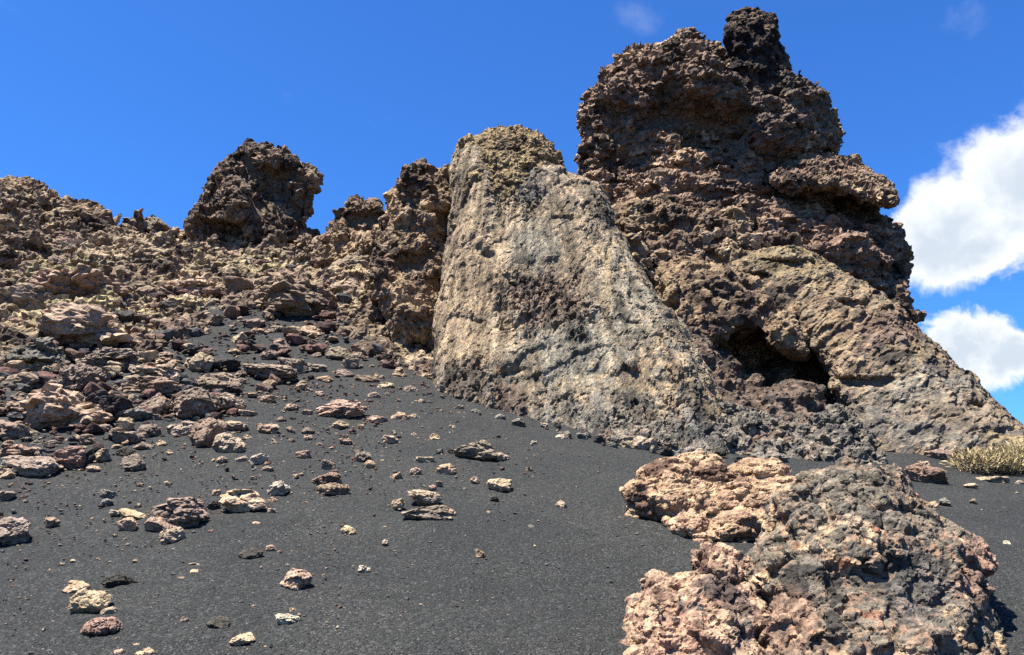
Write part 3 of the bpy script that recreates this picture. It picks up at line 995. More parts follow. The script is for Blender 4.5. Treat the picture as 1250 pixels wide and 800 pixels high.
def build_foreground():
    mixed = dict(cols=[(72, 69, 65), (128, 119, 107), (150, 127, 109), (102, 98, 91), (172, 141, 117), (136, 126, 111), (208, 180, 147), (164, 124, 101)],
                 wts=[1.5, 2.0, 1.1, 1.9, 0.7, 2.0, 0.7, 0.6], lichen=0.0, patch=0.42, cellmix=0.6)
    formation('foreground_boulder', [(FORE, plane(1070, 800, 4.5, 0.0, 0.0034), 0.62, 0.75, 110)], 0.0105,
              [(0.50, 0.0, 0.18, 0.06, 0.05), (0.24, -0.02, 0.26, 0.10, 0.05), (0.10, -0.02, 0.22, 0.09, 0.07), (0.05, 0.0, 0.16, 0.03, 0.12)], 61, mixed, shrink=5,
              feats=[('hollow', 948, 655, 24, 30, 0.22), ('hollow', 1050, 710, 46, 24, 0.14), ('hollow', 1130, 640, 40, 22, 0.10), ('hollow', 1165, 730, 24, 24, 0.10),
                     ('hollow', 1020, 790, 30, 14, 0.05), ('hollow', 1190, 785, 22, 14, 0.06), ('hollow', 935, 745, 20, 24, 0.14)],
              tints=[(1010, 610, 60, 40, (120, 112, 98), 0.5), (1060, 590, 40, 20, (128, 118, 98), 0.4), (960, 760, 40, 40, (176, 134, 106), 0.35),
                     (1195, 700, 26, 40, (168, 124, 104), 0.4), (1050, 720, 40, 30, (88, 82, 74), 0.5), (1120, 730, 40, 50, (112, 108, 102), 0.5)],
              label='largest foreground boulder, grey mottled with orange and pink, lower right', category='boulder')
    pinkc = dict(cols=[(114, 92, 80), (160, 132, 114), (192, 160, 134), (208, 180, 150), (168, 138, 120), (106, 102, 98)], wts=[0.8, 1.5, 1.5, 1.3, 1.2, 0.5], patch=0.3, cellmix=0.45)
    formation('knobbly_boulder', [(FLEFT, plane(850, 800, 4.3, 0.0, 0.0040), 0.36, 0.45, 60),
                                  (FNECK, plane(880, 700, 4.75, 0, 0.004), 0.16, 0.25, 18)], 0.0100,
              [(0.30, 0.08, 0.28, 0.10, 0.06), (0.13, 0.08, 0.30, 0.14, 0.08), (0.06, 0.06, 0.24, 0.10, 0.10), (0.03, 0.0, 0.16, 0.03, 0.14)], 63, pinkc, shrink=6,
              feats=[('hollow', 905, 770, 20, 40, 0.1), ('hollow', 840, 745, 30, 14, 0.06)],
              tints=[(880, 715, 26, 20, (86, 82, 78), 0.6), (905, 760, 14, 40, (92, 88, 84), 0.5), (830, 780, 50, 30, (176, 132, 110), 0.4)],
              label='knobbly pink and grey boulder cut by the bottom edge of the photo', category='boulder')
    formation('folded_outcrop', [(LOW, plane(860, 660, 6.10, -0.0006, 0.0085), 0.20, 0.5, 36)], 0.0120,
              [(0.42, 0.18, 0.30, 0.14, 0.05), (0.20, 0.18, 0.34, 0.18, 0.06), (0.09, 0.05, 0.26, 0.10, 0.10), (0.045, 0.0, 0.16, 0.03, 0.14)], 65,
              dict(cols=[(112, 90, 76), (164, 136, 112), (192, 162, 132), (208, 180, 146), (170, 142, 118)], wts=[0.8, 1.5, 1.6, 1.2, 1.2], patch=0.35, cellmix=0.35),
              basis=np.diag([0.62, 0.7, 1.25]), shrink=5,
              feats=[('hollow', 915, 610, 10, 50, 0.08), ('hollow', 842, 625, 40, 6, 0.06), ('hollow', 805, 600, 30, 6, 0.06), ('hollow', 860, 590, 60, 6, 0.06)],
              tints=[(850, 645, 40, 16, (200, 160, 130), 0.5)],
              label='low folded pinkish tan outcrop spreading left of the foreground boulder', category='outcrop')




# ------------------------------------------------------------------ loose stones
_ico = {}


def ico(sub):
    if sub not in _ico:
        bm = bmesh.new()
        bmesh.ops.create_icosphere(bm, subdivisions=sub, radius=1.0)
        V = np.array([v.co[:] for v in bm.verts])
        F = np.array([[v.index for v in f.verts] for f in bm.faces], np.int32)
        bm.free()
        _ico[sub] = (V, F)
    return _ico[sub]


def rock_shape(seed, sub=4, style='block'):
    """one stone in a unit box: cut by planes, then broken and pitted"""
    V0, F = ico(sub)
    rs = np.random.RandomState(seed)
    V = V0 @ np.linalg.qr(rs.normal(size=(3, 3)))[0]
    V = V * rs.uniform(0.75, 1.25, 3)
    n = {'block': 18, 'slab': 16, 'knob': 6, 'craggy': 12}[style]
    for _ in range(n):
        d = rs.normal(size=3)
        d /= np.linalg.norm(d)
        o = V @ d - rs.uniform(0.42, 0.8)
        V = V - np.outer(np.maximum(o, 0) * 0.94, d)
    lo = 0.16 if style == 'knob' else 0.0
    q = {'knob': 1.0, 'craggy': 1.25}.get(style, 0.6)
    lev = [(0.75, lo, 0.34 * q, 0.05, 0.10), (0.32, lo, 0.32 * q, 0.05, 0.20 * q), (0.14, 0.0, 0.28 * q, 0.04, 0.30 * q)]
    if sub >= 4:
        lev.append((0.06, 0.0, 0.26 * q, 0.0, 0.34 * q))
    V, N, cells = erode(V, F, lev if sub > 2 else lev[:2], seed % 97, keep=0.6)
    mn, mx = V.min(0), V.max(0)
    V = (V - (mn + mx) / 2) / ((mx - mn) / 2)
    t = fbm(V * 1.1 + seed, 3, 0.6) + 0.5 * (RND[cells[0]] - 0.5)
    c = 1 + 0.35 * np.clip(t * 1.6, -1, 1)[:, None] * np.array([1.0, 1.0, 1.0])
    return V, F, np.clip(c, 0.45, 1.5)


STONE_COL = {'tan': (190, 164, 134), 'cream': (212, 182, 144), 'pink': (188, 158, 132), 'brown': (156, 136, 115), 'red': (162, 128, 110),
             'dark': (80, 74, 67), 'white': (198, 182, 156), 'grey': (136, 128, 114), 'rust': (148, 124, 105), 'pale': (184, 160, 134), 'umber': (168, 143, 121), 'dusky': (182, 157, 134)}
_variants = {}


def variant(k, style):
    if (k, style) not in _variants:
        V, F, c = rock_shape(900 + k * 7 + len(style) * 131, 4, style)
        _variants[(k, style)] = mesh_from('stone', V, F, c)
    return _variants[(k, style)]


STONES = []        # (px, py, w, h, colour, object) for wording the labels


def stone(px, py, w, h, colour, style='block', label=None, group=None, seed=None, name='stone', sink=0.30, unique=False, cat='stone', deep=1.0, tilt=0.12):
    rnd = random.Random(int(px * 31 + py * 17 + (seed or 0)))
    base = ground_at(px, py + h * 0.36)
    d = math.hypot(base[0], base[1])
    m = d / FPX
    a, c = w * m * 0.5, h * m * 0.5 * 1.06
    bdepth = (0.55 * a + 0.45 * c) * deep
    if unique:
        V, F, colr = rock_shape(int(px * 7 + py * 3), 5 if w > 36 else 4, style)
        me = mesh_from(name, V, F, colr)
    else:
        me = variant(rnd.randrange(9), style)
    o = link(name, me, M_STONE)
    turn = rnd.choice((0, 1, 2, 3)) if not unique else 0
    o.scale = (a, bdepth, c) if turn % 2 == 0 else (bdepth, a, c)
    o.rotation_euler = (rnd.uniform(-tilt, tilt), rnd.uniform(-tilt, tilt), turn * math.pi / 2 + rnd.uniform(-0.2, 0.2))
    o.location = (base[0], base[1] + bdepth * 0.4, base[2] + c * (1 - 2 * sink) + 0.03 * a)
    r, g, b_ = lin(*STONE_COL[colour])
    j = [rnd.uniform(0.86, 1.14) for _ in range(3)]
    v = rnd.uniform(0.85, 1.15)
    o.color = (r * v * (0.5 + 0.5 * j[0]), g * v, b_ * v * (0.5 + 0.5 * j[2]), 1)
    o['category'] = cat
    if label:
        o['label'] = label
    if group:
        o['group'] = group
    STONES.append((px, py, w, h, colour, o))
    return o


def wall_block(parent, px, py, y, w, h, colour, rnd):
    """a block of broken rock held in a wall, a part of it"""
    P = at(px, py, y)
    m = np.linalg.norm(P) / FPX
    o = link('block', variant(rnd.randrange(9), rnd.choice(('block', 'knob'))), M_STONE, parent)
    o.location = P
    o.scale = (w * m * 0.5, (w + h) * m * 0.26, h * m * 0.55)
    o.rotation_euler = (rnd.uniform(-0.4, 0.4), rnd.uniform(-0.4, 0.4), rnd.uniform(-0.5, 0.5))
    r, g, b_ = lin(*STONE_COL[colour])
    v = rnd.uniform(0.8, 1.1)
    o.color = (r * v, g * v, b_ * v, 1)


G_ASH = 'loose stones lying on the ash'
G_RUB = 'rocks of the rubble at the left'
# px, py, w, h, colour, style, label
NAMED = [
    (5, 650, 46, 30, 'dusky', 'slab', 'streaked pink slab cut by the left edge, lying on ash', G_ASH),
    (293, 613, 58, 34, 'cream', 'block', 'largest cream block on open ash, grey at its right end', G_ASH),
    (338, 597, 26, 21, 'white', 'knob', 'white knobbly stone touching the right end of the cream block', G_ASH),
    (218, 627, 60, 40, 'brown', 'knob', 'knobbly dark brown chunk left of the cream block', G_ASH),
    (190, 640, 28, 20, 'pink', 'block', 'pinkish stone against the lower left of the knobbly brown chunk', G_ASH),
    (205, 654, 26, 22, 'tan', 'block', 'tan stone below the knobbly brown chunk', G_ASH),
    (158, 629, 32, 12, 'cream', 'slab', 'thin cream flake, upper of two left of the brown chunk', G_ASH),
    (154, 641, 21, 17, 'cream', 'block', 'small cream lump, lower of two left of the brown chunk', G_ASH),
    (304, 678, 28, 15, 'dark', 'block', 'black stone alone below the cream block', G_ASH),
    (360, 708, 40, 27, 'pink', 'block', 'pink wedge-shaped stone casting shadow on its right', G_ASH),
    (139, 711, 40, 16, 'dark', 'block', 'flat black stone right of the tan one in the lower left', G_ASH),
    (91, 718, 29, 14, 'tan', 'block', 'tan stone left of the flat black stone', G_ASH),
    (106, 739, 42, 32, 'cream', 'block', 'largest cream topped stone in the lower left corner', G_ASH),
    (132, 749, 19, 13, 'pale', 'block', 'small pale stone against the right side of the cream topped stone', G_ASH),
    (118, 770, 40, 25, 'red', 'knob', 'reddish pitted stone below the cream topped stone', G_ASH),
    (264, 763, 26, 17, 'dark', 'slab', 'grey stone half sunk in ash near the bottom', G_ASH),
    (349, 758, 28, 15, 'white', 'knob', 'whitish grey twisted stone near the bottom edge', G_ASH),
    (294, 782, 28, 15, 'cream', 'block', 'cream stone left of and below the whitish twisted one', G_ASH),
    (582, 549, 58, 26, 'brown', 'slab', 'flat brown slab with dark shaded front, on the upper middle ash', G_ASH),
    (611, 557, 22, 11, 'pink', 'knob', 'small lobe of rock touching the right end of the flat brown slab', G_ASH),
    (610, 592, 32, 18, 'cream', 'slab', 'cream wedge below the flat brown slab', G_ASH),
    (517, 608, 44, 20, 'tan', 'slab', 'upper shell of the split clam-like rock', G_ASH),
    (521, 628, 62, 22, 'brown', 'slab', 'dark lower half of the split clam-like rock', G_ASH),
    (485, 615, 17, 15, 'tan', 'knob', 'round tan stone left of the split clam-like rock', G_ASH),
    (544, 573, 26, 16, 'tan', 'knob', 'knobbly tan stone between the flat brown slab and the clam-like rock', G_ASH),
    (397, 585, 38, 18, 'rust', 'knob', 'upper lobe of the two-part rusty brown rock', G_ASH),
    (404, 598, 40, 18, 'brown', 'knob', 'lower lobe of the two-part rusty brown rock', G_ASH),
    (415, 499, 64, 28, 'dusky', 'craggy', 'broad low crumbling pink rock high on the ash', G_ASH),
    (586, 676, 12, 13, 'brown', 'block', 'lone brown stone in the middle of the bare ash', G_ASH),
    (425, 648, 18, 12, 'cream', 'block', 'cream stone below and left of the clam-like rock', G_ASH),
    (1135, 580, 46, 24, 'rust', 'slab', 'flat red-brown rock on ash behind the foreground boulder', G_ASH),
    (1215, 587, 28, 9, 'tan', 'slab', 'thin pale flake of rock below the dry shrub', G_ASH),
    (1152, 556, 34, 16, 'brown', 'slab', 'brown overhanging stone at the buttress foot left of the shrub', G_ASH),
    (1156, 613, 14, 9, 'grey', 'block', 'small grey stone on ash right of the foreground boulder top', G_ASH),
    (162, 564, 24, 19, 'brown', 'block', 'brown pyramid-like stone alone just below the rubble', G_ASH),
    (88, 403, 128, 54, 'pale', 'craggy', 'long pale-topped slab with deep shade under its right end', G_RUB),
    (39, 434, 64, 42, 'grey', 'craggy', 'pale grey chunk below the long pale-topped slab', G_RUB),
    (88, 464, 58, 38, 'brown', 'craggy', 'brown block with a black overhang in the left rubble', G_RUB),
    (124, 440, 66, 30, 'brown', 'craggy', 'ragged brown rock right of the pale grey chunk', G_RUB),
    (195, 456, 52, 24, 'pale', 'craggy', 'pale slab at the top of the rubble tongue', G_RUB),
    (176, 474, 78, 28, 'brown', 'craggy', 'long dark ledge of rock above the smooth topped boulder', G_RUB),
    (260, 468, 58, 28, 'brown', 'block', 'dark rock behind the right of the smooth topped boulder', G_RUB),
    (232, 494, 64, 48, 'umber', 'block', 'smooth topped boulder with black base in the rubble tongue', G_RUB),
    (182, 496, 42, 32, 'brown', 'block', 'brown rock against the left of the smooth topped boulder', G_RUB),
    (76, 502, 110, 54, 'dusky', 'craggy', 'biggest pink rock at the front of the left rubble', G_RUB),
    (124, 502, 48, 40, 'dark', 'block', 'dark block against the right end of the biggest pink rock', G_RUB),
    (157, 509, 42, 17, 'grey', 'slab', 'low grey rock right of the dark block', G_RUB),
    (278, 494, 40, 27, 'dusky', 'knob', 'pink knobbly rock right of the smooth topped boulder', G_RUB),
    (299, 505, 26, 10, 'tan', 'slab', 'flat tan flake right of the pink knobbly rock', G_RUB),
    (224, 524, 40, 18, 'dusky', 'block', 'pink rock in front of the smooth topped boulder', G_RUB),
    (250, 531, 44, 38, 'brown', 'slab', 'upright brown fin of rock at the tongue front', G_RUB),
    (283, 521, 34, 14, 'tan', 'slab', 'tan slab leaning on the upright brown fin', G_RUB),
    (277, 542, 42, 26, 'pale', 'slab', 'striped pale rock below the upright brown fin', G_RUB),
    (179, 527, 30, 18, 'brown', 'block', 'brown pyramid rock in front of the low grey rock', G_RUB),
    (150, 535, 44, 16, 'brown', 'slab', 'long flat brown rock at the front of the rubble', G_RUB),
    (34, 572, 54, 24, 'dusky', 'slab', 'long pink rock at the lower left edge of the rubble', G_RUB),
    (78, 562, 46, 26, 'red', 'slab', 'reddish slab at the lower front of the rubble', G_RUB),
    (101, 558, 24, 18, 'dark', 'block', 'black stone touching the right of the reddish slab', G_RUB),
    (119, 557, 20, 15, 'pale', 'block', 'pale stone right of the black stone at the rubble front', G_RUB),
    (325, 455, 74, 22, 'brown', 'knob', 'long lumpy brown rock bordering the ash below the hillside', G_RUB),
    (356, 447, 42, 24, 'brown', 'block', 'brown rock at the right end of the long lumpy one', G_RUB),
    (350, 362, 112, 62, 'rust', 'craggy', 'big red-brown rock mass on the hillside below the perched boulder', G_RUB),
    (222, 350, 62, 28, 'tan', 'craggy', 'pale tan sloping face in the middle of the hillside', G_RUB),
    (80, 350, 116, 54, 'umber', 'craggy', 'lichen covered mound on the upper left hillside', G_RUB),
    (209, 378, 34, 18, 'dark', 'block', 'dark block below the pale tan face on the hillside', G_RUB),
    (160, 300, 50, 26, 'tan', 'block', 'tan rock on the ridge left of the perched boulder', G_RUB),
    (186, 274, 34, 24, 'brown', 'block', 'dark brown skyline rock between ridge crag and perched boulder', G_RUB),
    (430, 320, 60, 34, 'tan', 'block', 'tan broken block below the hollowed crag', G_RUB),
    (455, 380, 64, 40, 'rust', 'block', 'red-brown block low beside the foot of the spire', G_RUB),
    (420, 350, 46, 26, 'tan', 'block', 'lichened block right of the big red-brown rock mass', G_RUB),
    (20, 372, 60, 46, 'brown', 'block', 'dark brown rock on the left edge above the grey chunk', G_RUB),
]
# smaller stones, worded from their neighbours
PLAIN = [(3, 606, 20, 13, 'dusky'), (263, 601, 12, 7, 'tan'), (258, 617, 17, 12, 'dark'), (330, 611, 16, 10, 'brown'), (237, 691, 17, 9, 'tan'), (240, 701, 21, 9, 'cream'),
         (221, 708, 12, 8, 'brown'), (141, 782, 9, 8, 'red'), (224, 758, 11, 10, 'brown'), (357, 745, 8, 8, 'tan'), (178, 797, 24, 11, 'cream'), (142, 797, 16, 8, 'tan'),
         (166, 789, 9, 7, 'cream'), (61, 637, 16, 11, 'pink'), (128, 602, 20, 11, 'grey'), (129, 613, 14, 9, 'grey'), (139, 626, 13, 7, 'white'), (313, 640, 11, 6, 'tan'),
         (330, 669, 13, 8, 'pink'), (331, 624, 11, 8, 'pink'), (551, 550, 13, 9, 'dark'), (536, 551, 11, 8, 'grey'), (603, 608, 12, 8, 'dark'), (549, 625, 15, 14, 'pink'),
         (518, 562, 28, 11, 'tan'), (507, 575, 16, 11, 'pink'), (482, 580, 17, 9, 'pink'), (399, 567, 17, 15, 'brown'), (369, 555, 19, 13, 'pink'), (441, 557, 22, 18, 'brown'),
         (451, 566, 13, 11, 'tan'), (475, 536, 21, 13, 'pink'), (530, 533, 15, 10, 'cream'), (488, 508, 23, 15, 'tan'), (505, 508, 15, 9, 'brown'), (457, 512, 30, 11, 'pink'),
         (456, 482, 17, 10, 'tan'), (447, 462, 32, 11, 'brown'), (421, 538, 17, 8, 'pink'), (375, 524, 15, 9, 'brown'), (413, 517, 24, 11, 'tan'), (470, 661, 8, 7, 'white'),
         (444, 694, 15, 9, 'white'), (685, 615, 14, 12, 'pale'), (685, 533, 15, 8, 'white'), (651, 540, 9, 6, 'white'), (646, 573, 10, 7, 'pink'), (579, 585, 12, 9, 'pink'),
         (648, 643, 10, 7, 'grey'), (528, 594, 11, 7, 'pink'), (536, 590, 9, 7, 'tan'), (1187, 593, 16, 6, 'pink'), (1231, 664, 8, 8, 'white'), (1128, 566, 12, 7, 'pink'),
         (1002, 557, 24, 13, 'red'), (1030, 560, 14, 9, 'brown'), (1080, 562, 12, 8, 'grey'), (975, 556, 18, 10, 'rust'), (1246, 590, 10, 7, 'tan'), (1190, 612, 8, 6, 'tan'),
         (23, 497, 38, 15, 'pink'), (20, 484, 26, 14, 'brown'), (5, 471, 24, 18, 'grey'), (26, 466, 42, 26, 'brown'), (40, 486, 24, 18, 'dark'), (125, 524, 24, 14, 'pink'),
         (172, 544, 24, 11, 'brown'), (150, 551, 18, 10, 'dark'), (21, 551, 42, 15, 'pink'), (3, 578, 18, 14, 'pink'), (112, 572, 15, 8, 'tan'), (8, 566, 24, 16, 'grey'),
         (325, 487, 22, 11, 'tan'), (325, 523, 28, 16, 'pink'), (315, 560, 25, 15, 'white'), (294, 560, 14, 9, 'pale'), (270, 561, 13, 9, 'pink'), (356, 497, 20, 11, 'pink'),
         (367, 471, 16, 10, 'tan'), (340, 512, 10, 9, 'brown'), (375, 503, 14, 9, 'tan'), (376, 534, 12, 7, 'pink'), (399, 505, 22, 11, 'pink'), (390, 480, 12, 7, 'tan'),
         (355, 524, 12, 8, 'brown'), (355, 538, 10, 7, 'brown'), (335, 540, 10, 6, 'tan'), (360, 581, 9, 6, 'tan'), (300, 533, 12, 8, 'tan'), (326, 572, 16, 7, 'pink'), (195, 540, 14, 8, 'tan'),
         (62, 541, 14, 8, 'pale'), (45, 540, 16, 9, 'grey'), (90, 535, 20, 11, 'brown'), (205, 552, 10, 6, 'tan'), (420, 455, 24, 12, 'brown'), (395, 462, 20, 10, 'pink'), (470, 470, 22, 11, 'tan'),
         (500, 474, 20, 10, 'brown'), (515, 490, 12, 7, 'tan'), (560, 497, 14, 8, 'pale'), (582, 502, 14, 8, 'grey'), (552, 521, 10, 6, 'tan'), (505, 530, 9, 6, 'tan'), (440, 520, 9, 6, 'brown')]


def build_stones():
    for k, (px, py, w, h, c, st, lab, grp) in enumerate(NAMED):
        stone(px, py, w, h, c, st, lab, grp, unique=True, name='rock' if w > 30 else 'stone', cat='rock' if w > 30 else 'stone', sink=0.26 if grp == G_ASH else 0.2)
    rnd = random.Random(5)
    for (px, py, w, h, c) in PLAIN:
        stone(px, py, w, h, c, rnd.choice(('block', 'block', 'slab', 'knob')), None, G_ASH, sink=0.32)
    # rubble rocks on the hillside and grey blocks at the foot of the slab
    n = 0
    tries = 0
    while n < 122 and tries < 4000:
        tries += 1
        px, py = rnd.uniform(0, 520), (rnd.uniform(285, 420) if rnd.random() < 0.22 else rnd.uniform(420, 560))
        e = float(poly_sd(np.array([px]), np.array([py]), RUBBLE)[0])
        if e < 4 or (px > 250 and py > 470):
            continue
        w = rnd.choice((14, 17, 20, 24, 28, 34, 42)) * (1.0 if py > 380 else 0.9)
        if any(abs(px - s[0]) < (w + s[2]) * 0.36 and abs(py - s[1]) < (w * 0.5 + s[3]) * 0.36 for s in STONES):
            continue
        stone(px, py, w, w * rnd.uniform(0.42, 0.7), rnd.choice(('brown', 'brown', 'brown', 'brown', 'tan', 'pale', 'rust', 'dark', 'tan')),
              rnd.choice(('block', 'block', 'slab', 'knob')), None, G_RUB, sink=0.22, tilt=0.3)
        n += 1
    for k in range(40):
        px = rnd.uniform(600, 985)
        line = np.interp(px, [600, 740, 880, 985], [502, 537, 560, 562])
        w = rnd.choice((9, 11, 14, 18, 22)) * (1.3 if px > 760 else 0.8)
        py = line + rnd.uniform(-4, 7) - (rnd.uniform(0, 14) if px > 890 else 0)
        o = stone(px, py, w, w * rnd.uniform(0.6, 0.85), rnd.choice(('grey', 'grey', 'grey', 'pale', 'dark')), 'block', None, 'grey blocks along the foot of the slab', sink=0.3)
        o.location.z += rnd.choice((0, 0, 0.5, 1.0)) * o.scale[2] * (px > 740)


COLWORD = {'umber': 'brown', 'dusky': 'pinkish', 'tan': 'tan', 'cream': 'cream', 'pink': 'pinkish', 'brown': 'brown', 'red': 'reddish', 'dark': 'black', 'white': 'whitish', 'grey': 'grey', 'rust': 'rusty', 'pale': 'pale'}
ORD = ['nearest', 'second', 'third', 'fourth', 'fifth', 'sixth', 'seventh', 'eighth', 'ninth', 'tenth']
MARKS = [(293, 613, 'cream block'), (218, 627, 'knobbly dark brown chunk'), (360, 708, 'pink wedge-shaped stone'), (139, 711, 'flat black stone'), (106, 739, 'cream topped stone'),
         (349, 758, 'whitish twisted stone'), (582, 549, 'flat brown slab'), (521, 618, 'split clam-like rock'), (400, 591, 'two-part rusty rock'), (415, 499, 'broad crumbling pink rock'),
         (1135, 580, 'flat red-brown rock'), (1210, 558, 'dry shrub'), (88, 403, 'long pale-topped slab'), (39, 434, 'pale grey chunk'), (232, 494, 'smooth topped boulder'),
         (76, 502, 'biggest pink rock'), (250, 531, 'upright brown fin'), (34, 572, 'long pink edge rock'), (325, 455, 'long lumpy brown rock'), (350, 362, 'big red-brown rock mass'),
         (222, 350, 'pale tan hillside face'), (80, 350, 'lichen covered mound'), (176, 474, 'long dark ledge'), (162, 564, 'brown pyramid-like stone'), (430, 300, 'hollowed crag'),
         (500, 440, 'foot of the spire'), (300, 290, 'perched boulder'), (620, 500, 'left foot of the slab'), (760, 530, 'middle foot of the slab'), (880, 545, 'right foot of the slab'), (950, 530, 'cave')]


def word_labels():
    pend = {}
    for (px, py, w, h, c, o) in STONES:
        if 'label' in o:
            continue
        best = min(MARKS, key=lambda m: math.hypot(px - m[0], (py - m[1]) * 1.3))
        dx, dy = px - best[0], py - best[1]
        rel = ('right of' if dx > 0 else 'left of') if abs(dx) > abs(dy) * 1.3 else ('below' if dy > 0 else 'above')
        size = 'tiny' if w < 11 else 'small' if w < 19 else 'medium' if w < 30 else 'large'
        key = (size, COLWORD[c], rel, best[2])
        pend.setdefault(key, []).append((math.hypot(dx, dy), o))
    for (size, c, rel, mk), lst in pend.items():
        lst.sort(key=lambda t: t[0])
        for k, (_, o) in enumerate(lst):
            noun = 'stone'
            if len(lst) == 1:
                o['label'] = f'{size} {c} {noun} {rel} the {mk}'
            else:
                o['label'] = f'{ORD[min(k, 9)]} {size} {c} {noun} {rel} the {mk}'


# ------------------------------------------------------------------ uncountable rubble and gravel
def many_ground(px, py):
    ys = np.geomspace(3.0, 24, 70)
    P = at(px[:, None], py[:, None], ys[None, :])
    d = P[..., 2] - terrain(P[..., 0], P[..., 1]).reshape(P.shape[:2])
    hit = d < 0
    k = np.where(hit.any(1), hit.argmax(1), 0)
    ok = k > 0
    k = np.maximum(k, 1)
    r = np.arange(len(px))
    d0, d1 = d[r, k - 1], d[r, k]
    t = (d0 / (d0 - d1))[:, None]
    return P[r, k - 1] * (1 - t) + P[r, k] * t, ok


def build_stuff():
    rs = np.random.RandomState(11)
    # broken rubble between the rocks of the hillside and thinning out over the ash
    n = 4900
    px, py = rs.uniform(-170, 620, n), rs.uniform(290, 640, n)
    e = poly_sd(px, py, RUBBLE)
    near = np.clip(np.exp(np.minimum(e, 0) / 26.0), 0, 1)
    keep = rs.uniform(size=n) < np.where(e > 0, 0.9, near * 0.7)
    px, py = px[keep], py[keep]
    m2 = 900                                        # chips scattered down the ash
    px = np.concatenate([px, rs.normal(430, 130, m2), rs.uniform(0, 420, m2 // 2)])
    py = np.concatenate([py, 470 + np.abs(rs.normal(0, 75, m2)), rs.uniform(560, 800, m2 // 2)])
    P, ok = many_ground(px, py)
    P, px, py = P[ok], px[ok], py[ok]
    e0 = poly_sd(px, py, RUBBLE)
    base = [rock_shape(300 + k, 2, 'block') for k in range(10)]
    cols = np.array([lin(*c) for c in [(116, 92, 80), (150, 122, 102), (178, 152, 122), (84, 68, 62), (132, 100, 88), (104, 100, 96), (190, 166, 134)]])
    Vs, Fs, Cs, o = [], [], [], 0
    for k in range(len(P)):
        V, F, c = base[k % 10]
        e1 = e0[k]
        s = rs.pareto(2.0) * 3.0 + 1.8
        s = min(s, 15 if e1 > 0 else 4.5 if rs.uniform() < 0.25 else 2.2) * np.linalg.norm(P[k]) / FPX * 0.6
        a = rs.uniform(0, 6.28)
        R = np.array([[math.cos(a), -math.sin(a), 0], [math.sin(a), math.cos(a), 0], [0, 0, 1]])
        W = (V * np.array([1.25, 1.0, 0.75]) * s * rs.uniform(0.8, 1.2, 3)) @ R.T + P[k] + np.array([0, 0, s * 0.25 + (0.05 if e1 > 20 else 0)])
        Vs.append(W)
        Fs.append(F + o)
        Cs.append(np.clip(c * cols[rs.randint(7)] * rs.uniform(0.8, 1.15), 0.006, 0.6))
        o += len(V)
    me = mesh_from('rubble', np.vstack(Vs), np.vstack(Fs), np.vstack(Cs))
    link('rubble', me, M_ROCK, kind='stuff', label='small broken rubble strewn between the hillside rocks', category='rubble')
    # gravel on the ash
    n = 21000
    r = np.exp(rs.uniform(math.log(3.5), math.log(13), n))
    th = np.radians(rs.uniform(-38, 38, n))
    x, y = r * np.sin(th), r * np.cos(th)
    z = terrain(x, y)
    Pn = np.stack([x, y, z * 0.3], -1)
    z = z + 0.05 * fbm(Pn / 1.3, 3) + 0.020 * fbm(Pn / 0.30 + 4, 3, 0.6)
    oc = np.array([[1, 0, 0], [0, 1, 0], [-1, 0, 0], [0, -1, 0], [0, 0, 1], [0, 0, -1]], float)
    of = np.array([[0, 1, 4], [1, 2, 4], [2, 3, 4], [3, 0, 4], [1, 0, 5], [2, 1, 5], [3, 2, 5], [0, 3, 5]], np.int32)
    s = (0.0018 + 0.0011 * np.minimum(rs.pareto(2.2, n), 9)) * (r / 4.0) ** 0.6
    V = oc[None] * rs.uniform(0.6, 1.3, (n, 6, 1)) + rs.normal(0, 0.2, (n, 6, 3))
    a = rs.uniform(0, 6.28, n)
    ca, sa = np.cos(a)[:, None], np.sin(a)[:, None]
    V = np.stack([V[..., 0] * ca - V[..., 1] * sa, V[..., 0] * sa + V[..., 1] * ca, V[..., 2] * 0.8], -1)
    V = V * s[:, None, None] + np.stack([x, y, z + s * 0.35], -1)[:, None, :]
    F = (of[None] + (np.arange(n) * 6)[:, None, None]).reshape(-1, 3)
    g = np.array([lin(*c) for c in [(58, 57, 56), (68, 67, 66), (80, 79, 77), (104, 98, 90), (150, 128, 106), (176, 158, 130)]])
    ci = g[rs.choice(6, n, p=[0.34, 0.32, 0.17, 0.08, 0.05, 0.04])]
    C = np.repeat(ci, 6, axis=0)
    link('gravel', mesh_from('gravel', V.reshape(-1, 3), F, C), M_GRAIN, kind='stuff', label='fine grey gravel with pale flecks on the ash', category='gravel')


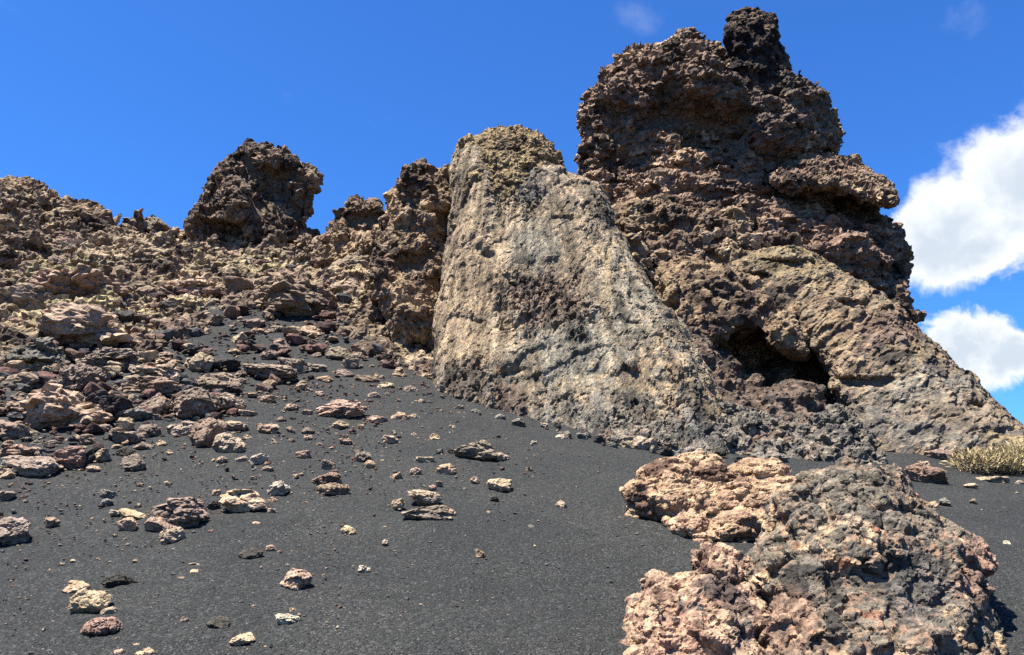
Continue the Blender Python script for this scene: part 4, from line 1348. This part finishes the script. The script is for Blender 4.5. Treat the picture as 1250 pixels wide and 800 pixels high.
def build_shrub():
    rs = np.random.RandomState(4)
    t = thing('dry_shrub', 'dry yellow-green shrub at the foot of the buttress, right edge', 'shrub', None)
    m1 = bpy.data.materials.new('dry_leaf')
    m1.use_nodes = True
    N = NT(m1.node_tree)
    at_ = N.n('ShaderNodeAttribute', attribute_name='rock_colour')
    bs = m1.node_tree.nodes['Principled BSDF']
    m1.node_tree.links.new(at_.outputs['Color'], bs.inputs['Base Color'])
    bs.inputs['Roughness'].default_value = 0.8
    for part, n, L, wd, cols in (('twigs', 1100, 0.36, 0.0028, [(176, 154, 118), (206, 184, 142), (140, 120, 92)]),
                                 ('foliage', 7000, 0.075, 0.0036, [(216, 190, 128), (228, 202, 144), (196, 172, 112), (236, 214, 164), (172, 152, 104)])):
        V, F, C = [], [], []
        c3 = np.array([lin(*c) for c in cols])
        for k in range(n):
            u = rs.uniform(0, 1)
            px0 = 1182 + 100 * u
            g = BUSH[int(u * 11.99)]
            ang = rs.uniform(0, 6.28)
            rr = math.sqrt(rs.uniform()) * 0.17
            b0 = np.array([g[0] + rr * math.cos(ang) * 0.8, g[1] + rr * math.sin(ang), g[2]])
            d = np.array([rs.normal(0, 0.42), rs.normal(0, 0.42), rs.uniform(0.5, 1.0)])
            d /= np.linalg.norm(d)
            hmax = 0.31 * (0.7 + 0.5 * math.sin(u * 6 + 1) ** 2) * (0.6 + 0.4 * math.sin(math.pi * min(max(u, 0.06), 0.94)))
            if part == 'foliage':
                b0 = b0 + d * rs.uniform(0.05, 1.0) ** 0.8 * hmax
                d = d + rs.normal(0, 0.5, 3)
                d /= np.linalg.norm(d)
                l = L * rs.uniform(0.5, 1.2)
            else:
                l = hmax * rs.uniform(0.6, 1.35)
            sd = np.cross(d, rs.normal(size=3))
            sd /= np.linalg.norm(sd)
            up = np.cross(d, sd)
            o = len(V)
            V += [b0 + sd * wd, b0 - sd * wd, b0 + up * wd * 0.6, b0 + d * l * 0.55 + sd * wd * 0.9, b0 + d * l + rs.normal(0, 0.012, 3)]
            F += [[o, o + 1, o + 3], [o + 1, o + 2, o + 3], [o + 2, o, o + 3], [o, o + 3, o + 4], [o + 1, o + 3, o + 4]]
            C += [c3[rs.randint(len(c3))] * rs.uniform(0.75, 1.2)] * 5
        link(part, mesh_from(part, np.array(V), np.array(F), np.array(C)), m1, t)


build_ash()
build_hillside()
build_tower()
build_slab()
build_buttress()
build_recess()
build_bank()
build_crags()
build_foreground()
BUSH = [ground_at(1186 + 8.5 * k, 577 + 2 * math.sin(k * 1.7)) for k in range(12)]
build_stones()
word_labels()
build_stuff()
build_shrub()
